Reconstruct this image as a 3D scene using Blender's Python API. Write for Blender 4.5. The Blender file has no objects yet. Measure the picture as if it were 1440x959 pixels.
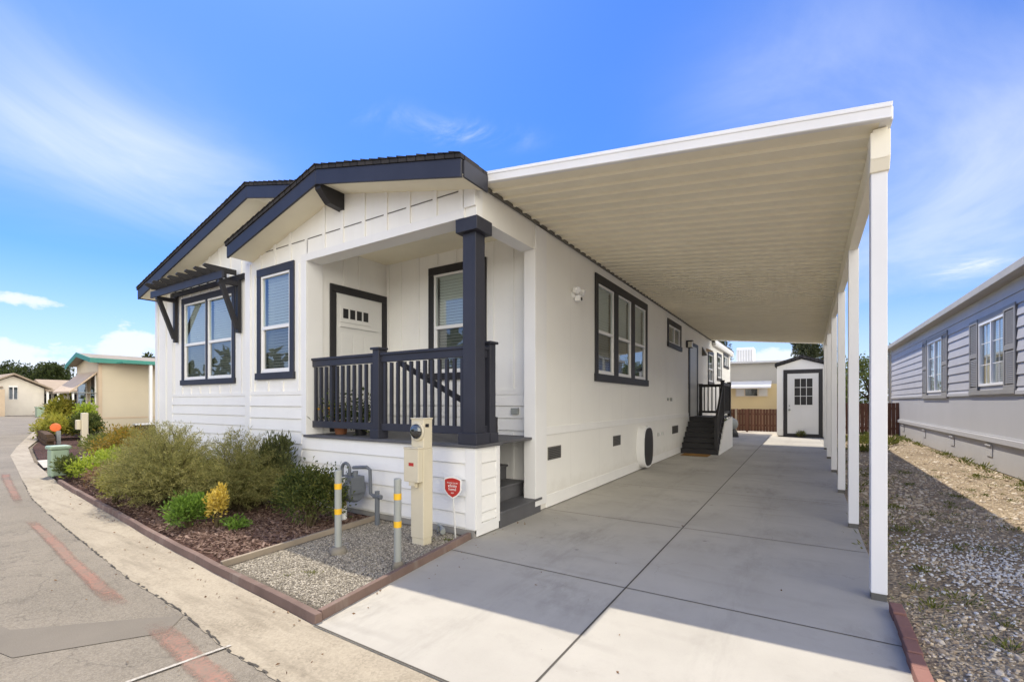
import bpy, bmesh, math, random
import numpy as np
from mathutils import Vector, Matrix
R = math.radians
rnd = random.Random(7)
scene = bpy.context.scene
col = scene.collection

# ------------------------------------------------------------------ camera
cam_d = bpy.data.cameras.new('camera'); cam = bpy.data.objects.new('camera', cam_d); col.objects.link(cam)
cam_d.sensor_width = 36.0; cam_d.sensor_fit = 'HORIZONTAL'; cam_d.lens = 16.1
cam_d.shift_y = 0.0594; cam_d.clip_start = 0.05; cam_d.clip_end = 2000
cam.location = (0, 0, 1.55); cam.rotation_euler = (R(90), 0, R(32.42))
scene.camera = cam
scene.render.resolution_x = 1024; scene.render.resolution_y = 681

# ------------------------------------------------------------------ sky, sun, exposure
FILL_CLOUD = (11.4, 10.7, 9.3)
SUNV = Vector((-0.43, 0.22, 1.0)).normalized()
elev = math.asin(SUNV.z); azim = math.atan2(SUNV.x, SUNV.y)
world = bpy.data.worlds.new('World'); scene.world = world; world.use_nodes = True
wn = world.node_tree.nodes; wl = world.node_tree.links; wn.clear()
def wnode(t, **k):
    n = wn.new(t)
    for a, b in k.items(): setattr(n, a, b)
    return n
wout = wnode('ShaderNodeOutputWorld'); wbg = wnode('ShaderNodeBackground'); wbg.inputs['Strength'].default_value = 0.15
sky = wnode('ShaderNodeTexSky', sky_type='NISHITA'); sky.sun_disc = False
sky.sun_elevation = elev; sky.sun_rotation = azim; sky.air_density = 1.0; sky.dust_density = 0.6; sky.ozone_density = 1.6
hs = wnode('ShaderNodeHueSaturation'); hs.inputs['Saturation'].default_value = 1.12; hs.inputs['Value'].default_value = 1.0
hs.inputs['Hue'].default_value = 0.502
tint = wnode('ShaderNodeMixRGB', blend_type='MULTIPLY'); tint.inputs[0].default_value = 1.0; tint.inputs[2].default_value = (.325, .43, .66, 1)
wl.new(sky.outputs[0], tint.inputs[1]); wl.new(tint.outputs[0], hs.inputs['Color'])
tc = wnode('ShaderNodeTexCoord')
def wmath(op, a, b=None, c=None):
    n = wnode('ShaderNodeMath', operation=op)
    for i, v in enumerate((a, b, c)):
        if v is None: continue
        if isinstance(v, (int, float)): n.inputs[i].default_value = v
        else: wl.new(v, n.inputs[i])
    return n.outputs[0]
sep = wnode('ShaderNodeSeparateXYZ'); wl.new(tc.outputs['Generated'], sep.inputs[0])
zc = wmath('ADD', wmath('MAXIMUM', sep.outputs[2], 0.0), 0.14)
px = wmath('DIVIDE', sep.outputs[0], zc); py = wmath('DIVIDE', sep.outputs[1], zc)
comb = wnode('ShaderNodeCombineXYZ'); wl.new(px, comb.inputs[0]); wl.new(py, comb.inputs[1])
def cloud_noise(vec, scale, detail, rough, lo, hi, dist=0.0, stretch=None, loc=(0, 0, 0), rot=0):
    mp = wnode('ShaderNodeMapping'); mp.inputs['Location'].default_value = loc
    mp.inputs['Rotation'].default_value = (0, 0, rot)
    if stretch: mp.inputs['Scale'].default_value = stretch
    wl.new(vec, mp.inputs[0])
    n = wnode('ShaderNodeTexNoise'); n.inputs['Scale'].default_value = scale; n.inputs['Detail'].default_value = detail
    n.inputs['Roughness'].default_value = rough; n.inputs['Distortion'].default_value = dist
    wl.new(mp.outputs[0], n.inputs['Vector'])
    r = wnode('ShaderNodeMapRange', interpolation_type='SMOOTHSTEP'); r.inputs['From Min'].default_value = lo; r.inputs['From Max'].default_value = hi
    wl.new(n.outputs[0], r.inputs[0]); return r.outputs[0]
def bank(azi, el, wa, we):                # soft patch of sky round one compass bearing, elevation
    d = Vector((math.cos(R(el)) * math.sin(R(azi)), math.cos(R(el)) * math.cos(R(azi)), math.sin(R(el))))
    right = Vector((math.cos(R(azi)), -math.sin(R(azi)), 0)); up = right.cross(d)
    def dot(v):
        n = wnode('ShaderNodeVectorMath', operation='DOT_PRODUCT'); wl.new(tc.outputs['Generated'], n.inputs[0]); n.inputs[1].default_value = v
        return n.outputs['Value']
    a = wmath('DIVIDE', dot(right), math.sin(R(wa))); b = wmath('DIVIDE', dot(up), math.sin(R(we)))
    q = wmath('ADD', wmath('MULTIPLY', a, a), wmath('MULTIPLY', b, b))
    g = wmath('POWER', 2.718, wmath('MULTIPLY', q, -1.0))
    return wmath('MULTIPLY', g, wmath('GREATER_THAN', dot(d), 0.0))
def wsum(l):
    o = l[0]
    for q in l[1:]: o = wmath('ADD', o, q)
    return o
cirrus = cloud_noise(comb.outputs[0], 1.3, 9, 0.60, 0.26, 0.76, 1.0, (1.0, 0.8, 1), (3.1, 1.7, 0), 0.5)
wisp = cloud_noise(comb.outputs[0], 4.2, 9, 0.66, 0.36, 0.74, 0.8, (0.8, 1.3, 1), (0.4, 2.2, 0), 0.9)
def raw_noise(scale, detail, rough, stretch, loc):
    mp = wnode('ShaderNodeMapping'); mp.inputs['Scale'].default_value = stretch; mp.inputs['Location'].default_value = loc; wl.new(tc.outputs['Generated'], mp.inputs[0])
    n = wnode('ShaderNodeTexNoise'); n.inputs['Scale'].default_value = scale; n.inputs['Detail'].default_value = detail; n.inputs['Roughness'].default_value = rough; wl.new(mp.outputs[0], n.inputs['Vector']); return n.outputs[0]
lump = raw_noise(13.0, 9, .60, (1, 1, 2.0), (.3, .8, .2))
# compass bearings: frame centre -32.4
cir_reg = wsum([bank(-71.5, 22.0, 11, 4.2), wmath('MULTIPLY', bank(-80, 25, 12, 8), 0.6), wmath('MULTIPLY', bank(-62, 18.5, 9, 2.5), 0.3), bank(14, 20, 12, 9), wmath('MULTIPLY', bank(-1, 32, 10, 7), 0.6), wmath('MULTIPLY', bank(4, 12, 16, 5), 0.5)])
wis_reg = wsum([wmath('MULTIPLY', bank(-45, 31, 7, 1.2), 0.25), wmath('MULTIPLY', bank(-37.3, 30.0, 5.0, 1.0), 0.75), wmath('MULTIPLY', bank(12.2, 11.7, 2.2, .8), 1.0)])
puf_reg = wsum([wmath('MULTIPLY', bank(-80.2, 8.6, 4.6, .9), .8), wmath('MULTIPLY', bank(-80, 4.2, 4.5, 1.7), .92), wmath('MULTIPLY', bank(-71.2, 5.6, 4.4, 1.9), .95), wmath('MULTIPLY', bank(-74, 2.4, 12, .9), 0.7), wmath('MULTIPLY', bank(-3, 4, 9, 2.6), .9)])
mask = wmath('MULTIPLY', wmath('MULTIPLY_ADD', cirrus, .62, .38), wmath('MULTIPLY', cir_reg, 0.58))
mask = wmath('ADD', mask, wmath('MULTIPLY', wisp, wmath('MULTIPLY', wis_reg, 0.75)))
pv = wmath('MULTIPLY_ADD', wmath('SUBTRACT', lump, .5), 1.7, wmath('MINIMUM', puf_reg, 1.1))
ps = wnode('ShaderNodeMapRange', interpolation_type='SMOOTHSTEP'); ps.inputs['From Min'].default_value = .40; ps.inputs['From Max'].default_value = .78; wl.new(pv, ps.inputs[0])
mask = wmath('MAXIMUM', mask, wmath('MULTIPLY', ps.outputs[0], .92))
low = wnode('ShaderNodeMapRange', interpolation_type='SMOOTHSTEP'); low.inputs['From Min'].default_value = 0.28; low.inputs['From Max'].default_value = 0.0
low.inputs['To Min'].default_value = 0.0; low.inputs['To Max'].default_value = 0.50
wl.new(sep.outputs[2], low.inputs[0])
mask = wmath('MINIMUM', wmath('MAXIMUM', mask, low.outputs[0]), 0.97)
wmix = wnode('ShaderNodeMixRGB'); wl.new(mask, wmix.inputs[0]); wl.new(hs.outputs[0], wmix.inputs[1]); wmix.inputs[2].default_value = (3.0, 3.2, 3.6, 1)
# added out-of-view cloud bank, brightened to fill the shaded walls and carport
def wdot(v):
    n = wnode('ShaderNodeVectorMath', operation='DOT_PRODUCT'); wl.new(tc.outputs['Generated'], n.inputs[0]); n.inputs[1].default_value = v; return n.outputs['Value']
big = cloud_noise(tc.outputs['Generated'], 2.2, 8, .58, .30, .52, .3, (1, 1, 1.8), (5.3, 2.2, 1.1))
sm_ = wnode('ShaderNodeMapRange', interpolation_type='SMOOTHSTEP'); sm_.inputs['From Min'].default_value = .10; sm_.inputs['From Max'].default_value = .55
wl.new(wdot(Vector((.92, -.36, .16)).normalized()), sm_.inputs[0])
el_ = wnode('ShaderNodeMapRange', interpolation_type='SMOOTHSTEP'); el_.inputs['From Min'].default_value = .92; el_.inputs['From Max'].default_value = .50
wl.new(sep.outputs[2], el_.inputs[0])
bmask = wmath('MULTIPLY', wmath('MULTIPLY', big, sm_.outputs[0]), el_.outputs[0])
wmix2 = wnode('ShaderNodeMixRGB'); wl.new(bmask, wmix2.inputs[0]); wl.new(wmix.outputs[0], wmix2.inputs[1]); wmix2.inputs[2].default_value = (FILL_CLOUD[0], FILL_CLOUD[1], FILL_CLOUD[2], 1)
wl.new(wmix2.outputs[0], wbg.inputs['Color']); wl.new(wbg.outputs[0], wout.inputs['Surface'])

sun_d = bpy.data.lights.new('sun', 'SUN'); sun_d.energy = 2.5; sun_d.angle = R(0.5); sun_d.color = (1.0, 0.91, 0.76)
sun = bpy.data.objects.new('sun', sun_d); col.objects.link(sun)
sun.rotation_euler = SUNV.to_track_quat('Z', 'Y').to_euler(); sun.location = (-20, 10, 40)
try: scene.cycles.diffuse_bounces = 8; scene.cycles.max_bounces = 14
except Exception: pass
vs = scene.view_settings
vs.view_transform = 'Standard'; vs.look = 'None'; vs.exposure = 1.15; vs.gamma = 1; vs.use_curve_mapping = False

# ------------------------------------------------------------------ materials
class N:
    def __init__(s, name):
        s.m = bpy.data.materials.new(name); s.m.use_nodes = True
        s.t = s.m.node_tree; s.b = s.t.nodes['Principled BSDF']; s.o = s.t.nodes['Material Output']
        s.tc = None
    def n(s, t, **k):
        q = s.t.nodes.new(t)
        for a, b in k.items(): setattr(q, a, b)
        return q
    def l(s, a, b): s.t.links.new(a, b)
    def co(s):
        if not s.tc: s.tc = s.n('ShaderNodeNewGeometry')
        return s.tc.outputs['Position']
    def mapped(s, scale=(1, 1, 1), loc=(0, 0, 0), rot=(0, 0, 0)):
        q = s.n('ShaderNodeMapping'); q.inputs['Scale'].default_value = scale; q.inputs['Location'].default_value = loc; q.inputs['Rotation'].default_value = rot
        s.l(s.co(), q.inputs[0]); return q.outputs[0]
    def noise(s, scale, detail=5, rough=0.6, vec=None, dist=0.0):
        q = s.n('ShaderNodeTexNoise'); q.inputs['Scale'].default_value = scale; q.inputs['Detail'].default_value = detail
        q.inputs['Roughness'].default_value = rough; q.inputs['Distortion'].default_value = dist
        s.l(vec if vec else s.co(), q.inputs['Vector']); return q.outputs[0]
    def vor(s, scale, feature='F1', out='Distance', vec=None, rnd_=1.0):
        q = s.n('ShaderNodeTexVoronoi', feature=feature); q.inputs['Scale'].default_value = scale; q.inputs['Randomness'].default_value = rnd_
        s.l(vec if vec else s.co(), q.inputs['Vector']); return q.outputs[out]
    def ramp(s, fac, stops):
        q = s.n('ShaderNodeValToRGB'); e = q.color_ramp.elements
        while len(e) < len(stops): e.new(0.5)
        for i, (p, c) in enumerate(stops):
            e[i].position = p; e[i].color = (*c, 1) if len(c) == 3 else c
        s.l(fac, q.inputs[0]); return q.outputs[0]
    def rng(s, v, a, b, c=0.0, d=1.0):
        q = s.n('ShaderNodeMapRange'); q.inputs['From Min'].default_value = a; q.inputs['From Max'].default_value = b
        q.inputs['To Min'].default_value = c; q.inputs['To Max'].default_value = d; s.l(v, q.inputs[0]); return q.outputs[0]
    def mix(s, fac, a, b, mode='MIX'):
        q = s.n('ShaderNodeMixRGB', blend_type=mode)
        for i, v in zip((0, 1, 2), (fac, a, b)):
            if isinstance(v, (int, float)): q.inputs[i].default_value = v
            elif isinstance(v, tuple): q.inputs[i].default_value = (*v, 1)
            else: s.l(v, q.inputs[i])
        return q.outputs[0]
    def math(s, op, a, b=0.0):
        q = s.n('ShaderNodeMath', operation=op)
        for i, v in enumerate((a, b)):
            if isinstance(v, (int, float)): q.inputs[i].default_value = v
            else: s.l(v, q.inputs[i])
        return q.outputs[0]
    def bump(s, h, strength=0.3, dist=0.01):
        q = s.n('ShaderNodeBump'); q.inputs['Strength'].default_value = strength; q.inputs['Distance'].default_value = dist
        s.l(h, q.inputs['Height']); s.l(q.outputs[0], s.b.inputs['Normal'])
    def color(s, c):
        if isinstance(c, tuple): s.b.inputs['Base Color'].default_value = (*c, 1)
        else: s.l(c, s.b.inputs['Base Color'])
    def set(s, rough=0.6, metal=0.0, spec=0.4):
        s.b.inputs['Roughness'].default_value = rough; s.b.inputs['Metallic'].default_value = metal
        s.b.inputs['Specular IOR Level'].default_value = spec; return s

def paint(name, c, rough=0.55, var=0.12, grain=60, bump=0.12, spec=0.35, dirt=0.0, dirtc=(.25, .2, .13)):
    m = N(name); n1 = m.noise(1.7, 6, .6); n2 = m.noise(grain, 3, .6)
    k = m.rng(n1, .3, .7, 1 - var, 1 + var * .4)
    cc = m.mix(1.0, c, m.ramp(k, [(0, (0, 0, 0)), (1, (1, 1, 1))]), 'MULTIPLY') if False else None
    dark = tuple(x * (1 - var) for x in c)
    cc = m.mix(m.rng(n1, .35, .68), dark, c)
    if dirt:
        vec = m.mapped((3.0, 3.0, .5)); d = m.rng(m.noise(1.6, 8, .65, vec), .52, .8, 0, dirt); cc = m.mix(d, cc, dirtc)
    m.color(cc); m.bump(n2, bump, .004); m.set(rough, 0, spec); return m.m

def grooved(name, c, axis, pitch, dirt=0.05):
    """painted panel siding with narrow vertical grooves pressed into the sheet"""
    m = N(name); sp = m.n('ShaderNodeSeparateXYZ'); m.l(m.co(), sp.inputs[0])
    w = m.math('FRACT', m.math('DIVIDE', sp.outputs[axis], pitch))
    g = m.rng(m.math('ABSOLUTE', m.math('SUBTRACT', w, 0.5)), 0.0, 0.022, 0, 1)
    grain = m.noise(9, 6, .7, m.mapped((6, 6, .6)))
    n1 = m.noise(.9, 6, .6)
    cc = m.mix(m.rng(n1, .35, .7), tuple(x * .95 for x in c), c)
    d = m.rng(m.noise(1.3, 8, .65, m.mapped((2.2, 2.2, .35))), .55, .85, 0, dirt); cc = m.mix(d, cc, (.3, .24, .16))
    w2 = m.math('FRACT', m.math('DIVIDE', sp.outputs[axis], pitch * 6)); seam = m.rng(m.math('ABSOLUTE', m.math('SUBTRACT', w2, 0.5)), 0.0, 0.004, .35, 0); cc = m.mix(seam, cc, (.33, .30, .25))
    if axis < 2:
        sl = m.rng(m.math('ADD', sp.outputs[2], m.math('MULTIPLY', m.noise(5, 7, .7), -.55)), -.22, .12, .22, 0); cc = m.mix(sl, cc, (.34, .28, .20))
        lo_ = m.noise(22, 3, .6); cc = m.mix(m.rng(lo_, .70, .78, 0, .25), cc, (.4, .34, .26))
    m.color(cc)
    h = m.math('ADD', m.math('MULTIPLY', g, .8), m.math('MULTIPLY', grain, .35))
    m.bump(h, .35, .005); m.set(.6, 0, .3); return m.m

MT = {}
MT['white'] = paint('white_siding_paint', (.85, .845, .815), .55, .05, 40, .15, .3, .05)
MT['whitev'] = grooved('white_panel_siding', (.85, .84, .79), 1, .203)
MT['whitevx'] = grooved('white_panel_siding_front', (.85, .84, .80), 0, .203)
MT['trimw'] = paint('white_trim_paint', (.81, .81, .80), .5, .04, 90, .06, .35, .04)
MT['soffit'] = paint('cream_soffit_paint', (.90, .85, .68), .6, .06, 30, .08, .25)
MT['navy'] = paint('slate_blue_paint', (.037, .039, .053), .5, .22, 50, .12, .4, .05, (.12, .12, .14))
MT['char'] = paint('charcoal_paint', (.030, .029, .032), .5, .2, 50, .12, .35)
MT['deckg'] = paint('grey_deck_paint', (.12, .12, .127), .62, .25, 40, .2, .3, .1, (.2, .19, .17))
MT['carport'] = paint('almond_aluminium_paint', (.90, .85, .70), .5, .06, 6, .03, .35, .10, (.42, .36, .26))
MT['postw'] = paint('white_aluminium_paint', (.80, .80, .80), .42, .05, 20, .03, .4, .06, (.45, .42, .36))
MT['vinyl'] = paint('white_vinyl', (.82, .82, .81), .35, .03, 20, .02, .45)
MT['door'] = paint('white_door_paint', (.72, .72, .70), .4, .04, 20, .03, .4)
MT['doorg'] = paint('grey_door_paint', (.52, .53, .52), .45, .06, 20, .03, .4)
MT['blind'] = paint('blind_slats', (.80, .82, .79), .5, .05, 20, .02, .3)
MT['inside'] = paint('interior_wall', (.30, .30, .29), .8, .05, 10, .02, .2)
MT['hole'] = paint('dark_recess', (.02, .02, .02), .8, .1, 10, .02, .2)
MT['ventg'] = paint('grey_vent_metal', (.13, .125, .11), .55, .1, 30, .05, .4)
MT['galv'] = paint('galvanised_steel', (.34, .36, .34), .45, .2, 25, .08, .5, .12, (.2, .17, .12))
MT['yellow'] = paint('yellow_reflective_band', (.78, .46, .02), .45, .08, 30, .03, .5)
MT['metgrey'] = paint('meter_grey_paint', (.15, .165, .185), .5, .18, 30, .06, .4, .1, (.2, .15, .1))
MT['orangered'] = paint('orange_marker', (.80, .17, .04), .5, .1, 20, .03, .4)
MT['orange'] = paint('orange_tag', (.75, .30, .03), .5, .1, 20, .03, .4)
MT['pale'] = paint('pale_plastic', (.62, .62, .60), .45, .08, 20, .03, .4)
MT['pedestal'] = paint('beige_enamel', (.66, .60, .45), .42, .08, 8, .03, .4, .12, (.4, .3, .17))
MT['red'] = paint('red_sign', (.44, .035, .028), .45, .06, 20, .02, .4)
MT['signw'] = paint('sign_white', (.8, .8, .78), .5, .04, 20, .02, .4)
MT['brass'] = paint('brass', (.42, .28, .10), .4, .15, 20, .03, .5)
MT['green_box'] = paint('green_enamel', (.31, .41, .30), .5, .1, 8, .04, .4, .25, (.3, .3, .2))
MT['kerbred'] = paint('red_brown_concrete_edging', (.215, .150, .126), .9, .35, 30, .7, .2, .8, (.30, .255, .215))
MT['edging'] = paint('pale_edging', (.36, .30, .23), .85, .25, 30, .5, .2)
MT['bricks'] = paint('red_brick', (.26, .135, .11), .85, .25, 40, .5, .2, .2, (.4, .25, .2))
MT['concfoot'] = paint('rough_concrete', (.26, .235, .19), .9, .3, 40, .9, .2)
MT['foundation'] = paint('grey_foundation', (.32, .31, .29), .85, .15, 30, .4, .2)
MT['coir'] = paint('coir_mat', (.30, .17, .06), .95, .3, 120, .8, .1)
MT['black'] = paint('black_plastic', (.012, .012, .014), .4, .2, 20, .03, .5)
MT['terra'] = paint('terracotta', (.33, .14, .07), .8, .2, 20, .2, .2)
MT['beigew'] = grooved('beige_lap_siding', (.60, .53, .40), 2, .23, .03)
MT['beigeplain'] = paint('beige_wall_paint', (.64, .56, .43), .7, .08, 20, .1, .2)  # plain beige, slightly lighter than the lap siding
MT['tealm'] = paint('teal_fascia_paint', (.055, .26, .21), .5, .12, 20, .05, .4)
MT['tan'] = paint('tan_awning', (.58, .46, .33), .6, .1, 12, .05, .3)
MT['roofgrey'] = paint('grey_roof', (.30, .27, .23), .9, .2, 30, .5, .2)
MT['roofwhite'] = paint('white_roof_metal', (.62, .62, .60), .5, .1, 10, .05, .3)
MT['yhome'] = grooved('yellow_lap_siding', (.62, .50, .28), 2, .25, .03)
MT['yhomeg'] = grooved('grey_lap_siding', (.42, .40, .35), 2, .25, .03)
MT['lav'] = paint('lavender_grey_siding', (.43, .43, .445), .6, .07, 30, .12, .3, .06, (.2, .2, .2))
MT['skirtg'] = grooved('grey_panel_skirting', (.43, .43, .435), 1, .2)
MT['shut'] = paint('grey_shutter_paint', (.29, .285, .27), .6, .1, 30, .08, .3)
MT['gutterb'] = paint('taupe_gutter', (.42, .39, .33), .5, .12, 10, .05, .4, .15, (.2, .17, .13))
MT['farwall'] = paint('far_cream_wall', (.68, .64, .57), .7, .08, 5, .1, .2)
MT['farroof'] = paint('far_tan_roof', (.36, .29, .22), .9, .15, 5, .2, .2)
MT['car'] = paint('dark_blue_car_paint', (.012, .016, .032), .25, .1, 5, .01, .5)
MT['lensw'] = paint('lamp_lens', (.7, .68, .6), .3, .03, 10, .02, .5)
MT['bark'] = paint('bark', (.11, .075, .05), .9, .35, 20, .9, .1)
MT['stem'] = paint('shrub_stem', (.10, .08, .045), .85, .3, 60, .5, .1)

def glass_mat(name, tint=(.55, .62, .60), boost=.1):
    m = N(name); t = m.t; t.nodes.remove(m.b)
    gl = m.n('ShaderNodeBsdfGlossy'); gl.inputs['Roughness'].default_value = .015; gl.inputs['Color'].default_value = (.92, .96, 1, 1)
    tr = m.n('ShaderNodeBsdfTransparent'); tr.inputs['Color'].default_value = (*tint, 1)
    g = m.n('ShaderNodeNewGeometry'); dp = m.n('ShaderNodeVectorMath', operation='DOT_PRODUCT'); m.l(g.outputs['Incoming'], dp.inputs[0]); m.l(g.outputs['Normal'], dp.inputs[1])
    sch = m.math('POWER', m.math('SUBTRACT', 1.0, m.math('ABSOLUTE', dp.outputs['Value'])), 4.0)
    fac = m.math('ADD', m.math('MULTIPLY', sch, 1 - boost), boost)
    nb = m.n('ShaderNodeBump'); nb.inputs['Strength'].default_value = .05; nb.inputs['Distance'].default_value = .02
    m.l(m.noise(1.3, 2, .5), nb.inputs['Height']); m.l(nb.outputs[0], gl.inputs['Normal'])
    mx = m.n('ShaderNodeMixShader'); m.l(fac, mx.inputs[0]); m.l(tr.outputs[0], mx.inputs[1]); m.l(gl.outputs[0], mx.inputs[2])
    m.l(mx.outputs[0], m.o.inputs['Surface']); return m.m
MT['glass'] = glass_mat('window_glass', (.74, .80, .78), .15)
MT['screen'] = glass_mat('screened_glass', (.42, .45, .45), .13)

def shingle():
    m = N('charcoal_shingles')
    b = m.n('ShaderNodeTexBrick'); b.inputs['Scale'].default_value = 1.0; b.inputs['Brick Width'].default_value = .33; b.inputs['Row Height'].default_value = .14
    b.inputs['Mortar Size'].default_value = .008; b.inputs['Color1'].default_value = (.035, .034, .036, 1); b.inputs['Color2'].default_value = (.06, .056, .055, 1); b.inputs['Mortar'].default_value = (.012, .012, .012, 1)
    m.l(m.mapped((1, 1, 1), (0, 0, 0), (0, 0, R(90))), b.inputs['Vector']); m.color(b.outputs[0]); m.bump(m.noise(90, 4, .7), .6, .01); m.set(.92, 0, .2); return m.m
MT['shingle'] = shingle()

def asphalt():
    m = N('worn_asphalt')
    big = m.noise(.55, 7, .62); mid = m.noise(3.2, 6, .65); fine = m.vor(95, 'F1', 'Color'); f2 = m.noise(170, 3, .7)
    base = m.mix(m.rng(big, .36, .66), (.17, .150, .120), (.235, .207, .166))
    base = m.mix(m.rng(mid, .45, .75, 0, .5), base, (.115, .102, .083))
    sp = m.n('ShaderNodeSeparateColor'); m.l(fine, sp.inputs[0])
    base = m.mix(m.rng(sp.outputs[0], .1, .95, 0, .55), base, (.30, .27, .22))
    base = m.mix(m.rng(f2, .56, .72, 0, .6), base, (.055, .05, .045))
    # hairline cracks
    cr = m.n('ShaderNodeTexVoronoi', feature='DISTANCE_TO_EDGE'); cr.inputs['Scale'].default_value = .42
    wv = m.n('ShaderNodeVectorMath', operation='ADD'); nz = m.n('ShaderNodeTexNoise'); nz.inputs['Scale'].default_value = 2.3; nz.inputs['Detail'].default_value = 6
    m.l(m.co(), nz.inputs['Vector']); m.l(m.co(), wv.inputs[0]); m.l(nz.outputs['Color'], wv.inputs[1]); m.l(wv.outputs[0], cr.inputs['Vector'])
    c = m.rng(cr.outputs[0], .0, .006, .35, 0)
    base = m.mix(c, base, (.05, .045, .04))
    m.color(base); m.bump(m.math('ADD', m.vor(110), m.math('MULTIPLY', mid, .5)), .55, .008); m.set(.93, 0, .2); return m.m
MT['asphalt'] = asphalt()
def patchm():
    m = N('smooth_asphalt_patch'); big = m.noise(.9, 7, .65)
    base = m.mix(m.rng(big, .35, .7), (.148, .132, .108), (.19, .169, .139)); f2 = m.noise(150, 3, .7)
    m.color(m.mix(m.rng(f2, .5, .72, 0, .4), base, (.28, .26, .22))); m.bump(f2, .3, .004); m.set(.92, 0, .2); return m.m
MT['patch'] = patchm()
def concrete(name, a, b, stain, speck=.25, tyre=False, rough=.85):
    m = N(name); big = m.noise(.7, 8, .62); mid = m.noise(2.6, 8, .66); fine = m.noise(120, 3, .7)
    base = m.mix(m.rng(big, .34, .66), a, b)
    base = m.mix(m.rng(mid, *((.56, .80, 0, .35) if tyre else (.48, .74, 0, .7))), base, stain)
    if tyre:
        sp3 = m.n('ShaderNodeSeparateXYZ'); m.l(m.co(), sp3.inputs[0])
        # two wheel tracks and curved scuffs
        def track(xc, w): return m.rng(m.math('ABSOLUTE', m.math('SUBTRACT', m.math('ADD', sp3.outputs[0], m.math('MULTIPLY', m.noise(.5, 2, .5), .35)), xc + .17)), w, 0, 0, 1)
        tr = m.math('MAXIMUM', track(-2.05, .22), track(-.45, .22))
        base = m.mix(m.math('MULTIPLY', tr, m.rng(m.noise(3.0, 8, .7, m.mapped((2.5, .5, 1))), .42, .7, 0, .4)), base, stain)
        wv = m.n('ShaderNodeTexWave', wave_type='RINGS'); wv.inputs['Scale'].default_value = 1.7; wv.inputs['Distortion'].default_value = 5.0; wv.inputs['Detail'].default_value = 4; wv.inputs['Detail Scale'].default_value = .6
        m.l(m.mapped((.5, .5, .5), (2.2, -3.5, 0)), wv.inputs['Vector'])
        base = m.mix(m.math('MULTIPLY', m.rng(wv.outputs['Fac'], .80, 1.0, 0, .3), m.rng(m.noise(.9, 5, .6), .5, .68, 0, 1)), base, stain)
        base = m.mix(m.math('MULTIPLY', m.rng(m.noise(.75, 3, .5), .52, .66, 0, 1), m.rng(m.noise(7, 9, .72, m.mapped((1.6, .6, 1), (0, 0, 0), (0, 0, .5))), .38, .68, 0, .5)), base, stain)
        # drips and leaf specks
        dr_ = m.vor(1.7); base = m.mix(m.rng(dr_, .02, .05, .45, 0), base, tuple(x * .6 for x in stain))
        base = m.mix(m.rng(m.vor(5.3), .0, .03, .5, 0), base, tuple(x * .5 for x in stain))
        ck = m.n('ShaderNodeTexVoronoi', feature='DISTANCE_TO_EDGE'); ck.inputs['Scale'].default_value = .33
        nz = m.n('ShaderNodeTexNoise'); nz.inputs['Scale'].default_value = 1.8; nz.inputs['Detail'].default_value = 8; va = m.n('ShaderNodeVectorMath', operation='ADD'); m.l(m.co(), nz.inputs['Vector']); m.l(m.co(), va.inputs[0]); m.l(nz.outputs['Color'], va.inputs[1]); m.l(va.outputs[0], ck.inputs['Vector'])
        base = m.mix(m.math('MULTIPLY', m.rng(ck.outputs[0], .0, .002, .22, 0), m.rng(m.noise(.6, 2, .5), .5, .56, 0, 1)), base, (.10, .09, .08))
    base = m.mix(m.rng(fine, .55, .75, 0, speck), base, tuple(x * .45 for x in a))
    v = m.rng(m.vor(3.1), .0, .018, .6, 0); base = m.mix(v, base, (.12, .10, .07))
    if speck > .4:
        ag = m.n('ShaderNodeSeparateColor'); m.l(m.vor(75, 'F1', 'Color'), ag.inputs[0]); base = m.mix(m.rng(ag.outputs[0], .0, 1.0, .0, .45), base, tuple(x * 1.25 for x in b))
        base = m.mix(m.rng(m.noise(22, 6, .75), .56, .70, 0, .55), base, tuple(x * .5 for x in a))
        dl = m.noise(3.0, 8, .7, m.mapped((.35, 2.4, 1))); base = m.mix(m.rng(dl, .5, .72, 0, .6), base, (.15, .125, .09))
    m.color(base); m.bump(m.math('ADD', fine, m.math('MULTIPLY', mid, .6)), .25, .005); m.set(rough, 0, .25); return m.m
MT['drive'] = concrete('driveway_concrete', (.365, .347, .307), (.435, .415, .37), (.215, .203, .178), .12, True)
MT['gutter'] = concrete('weathered_gutter_concrete', (.27, .233, .175), (.36, .315, .24), (.19, .16, .115), .5)
MT['walk'] = concrete('walk_concrete', (.46, .42, .36), (.54, .50, .43), (.3, .27, .22), .2)
MT['joint'] = paint('joint_dirt', (.10, .092, .08), .95, .3, 60, .3, .1)

def soil(name, cols, scale=38, rough=.95, bump=1.0, patch=None):
    m = N(name); v = m.vor(scale, 'F1', 'Color'); sp = m.n('ShaderNodeSeparateColor'); m.l(v, sp.inputs[0])
    c = m.ramp(sp.outputs[0], [(i / (len(cols) - 1), q) for i, q in enumerate(cols)])
    big = m.noise(.8, 7, .6); c = m.mix(m.rng(big, .42, .72, 0, .55), c, tuple(x * .55 for x in cols[0]))
    if patch: c = m.mix(m.rng(m.noise(.45, 8, .7), .53, .62, 0, .85), c, patch)
    m.color(c); m.bump(m.math('ADD', m.vor(scale), m.math('MULTIPLY', m.noise(9, 6, .7), 1.2)), bump, .03); m.set(rough, 0, .15); return m.m
MT['mulchbed'] = soil('mulch_soil', [(.05, .026, .02), (.10, .055, .042), (.15, .085, .065)], 45)
MT['gravelbed'] = soil('gravel_fines', [(.15, .13, .10), (.25, .22, .175), (.34, .30, .24)], 60)
MT['yard'] = soil('stony_dirt', [(.24, .185, .12), (.38, .30, .20), (.50, .41, .285)], 34)
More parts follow.
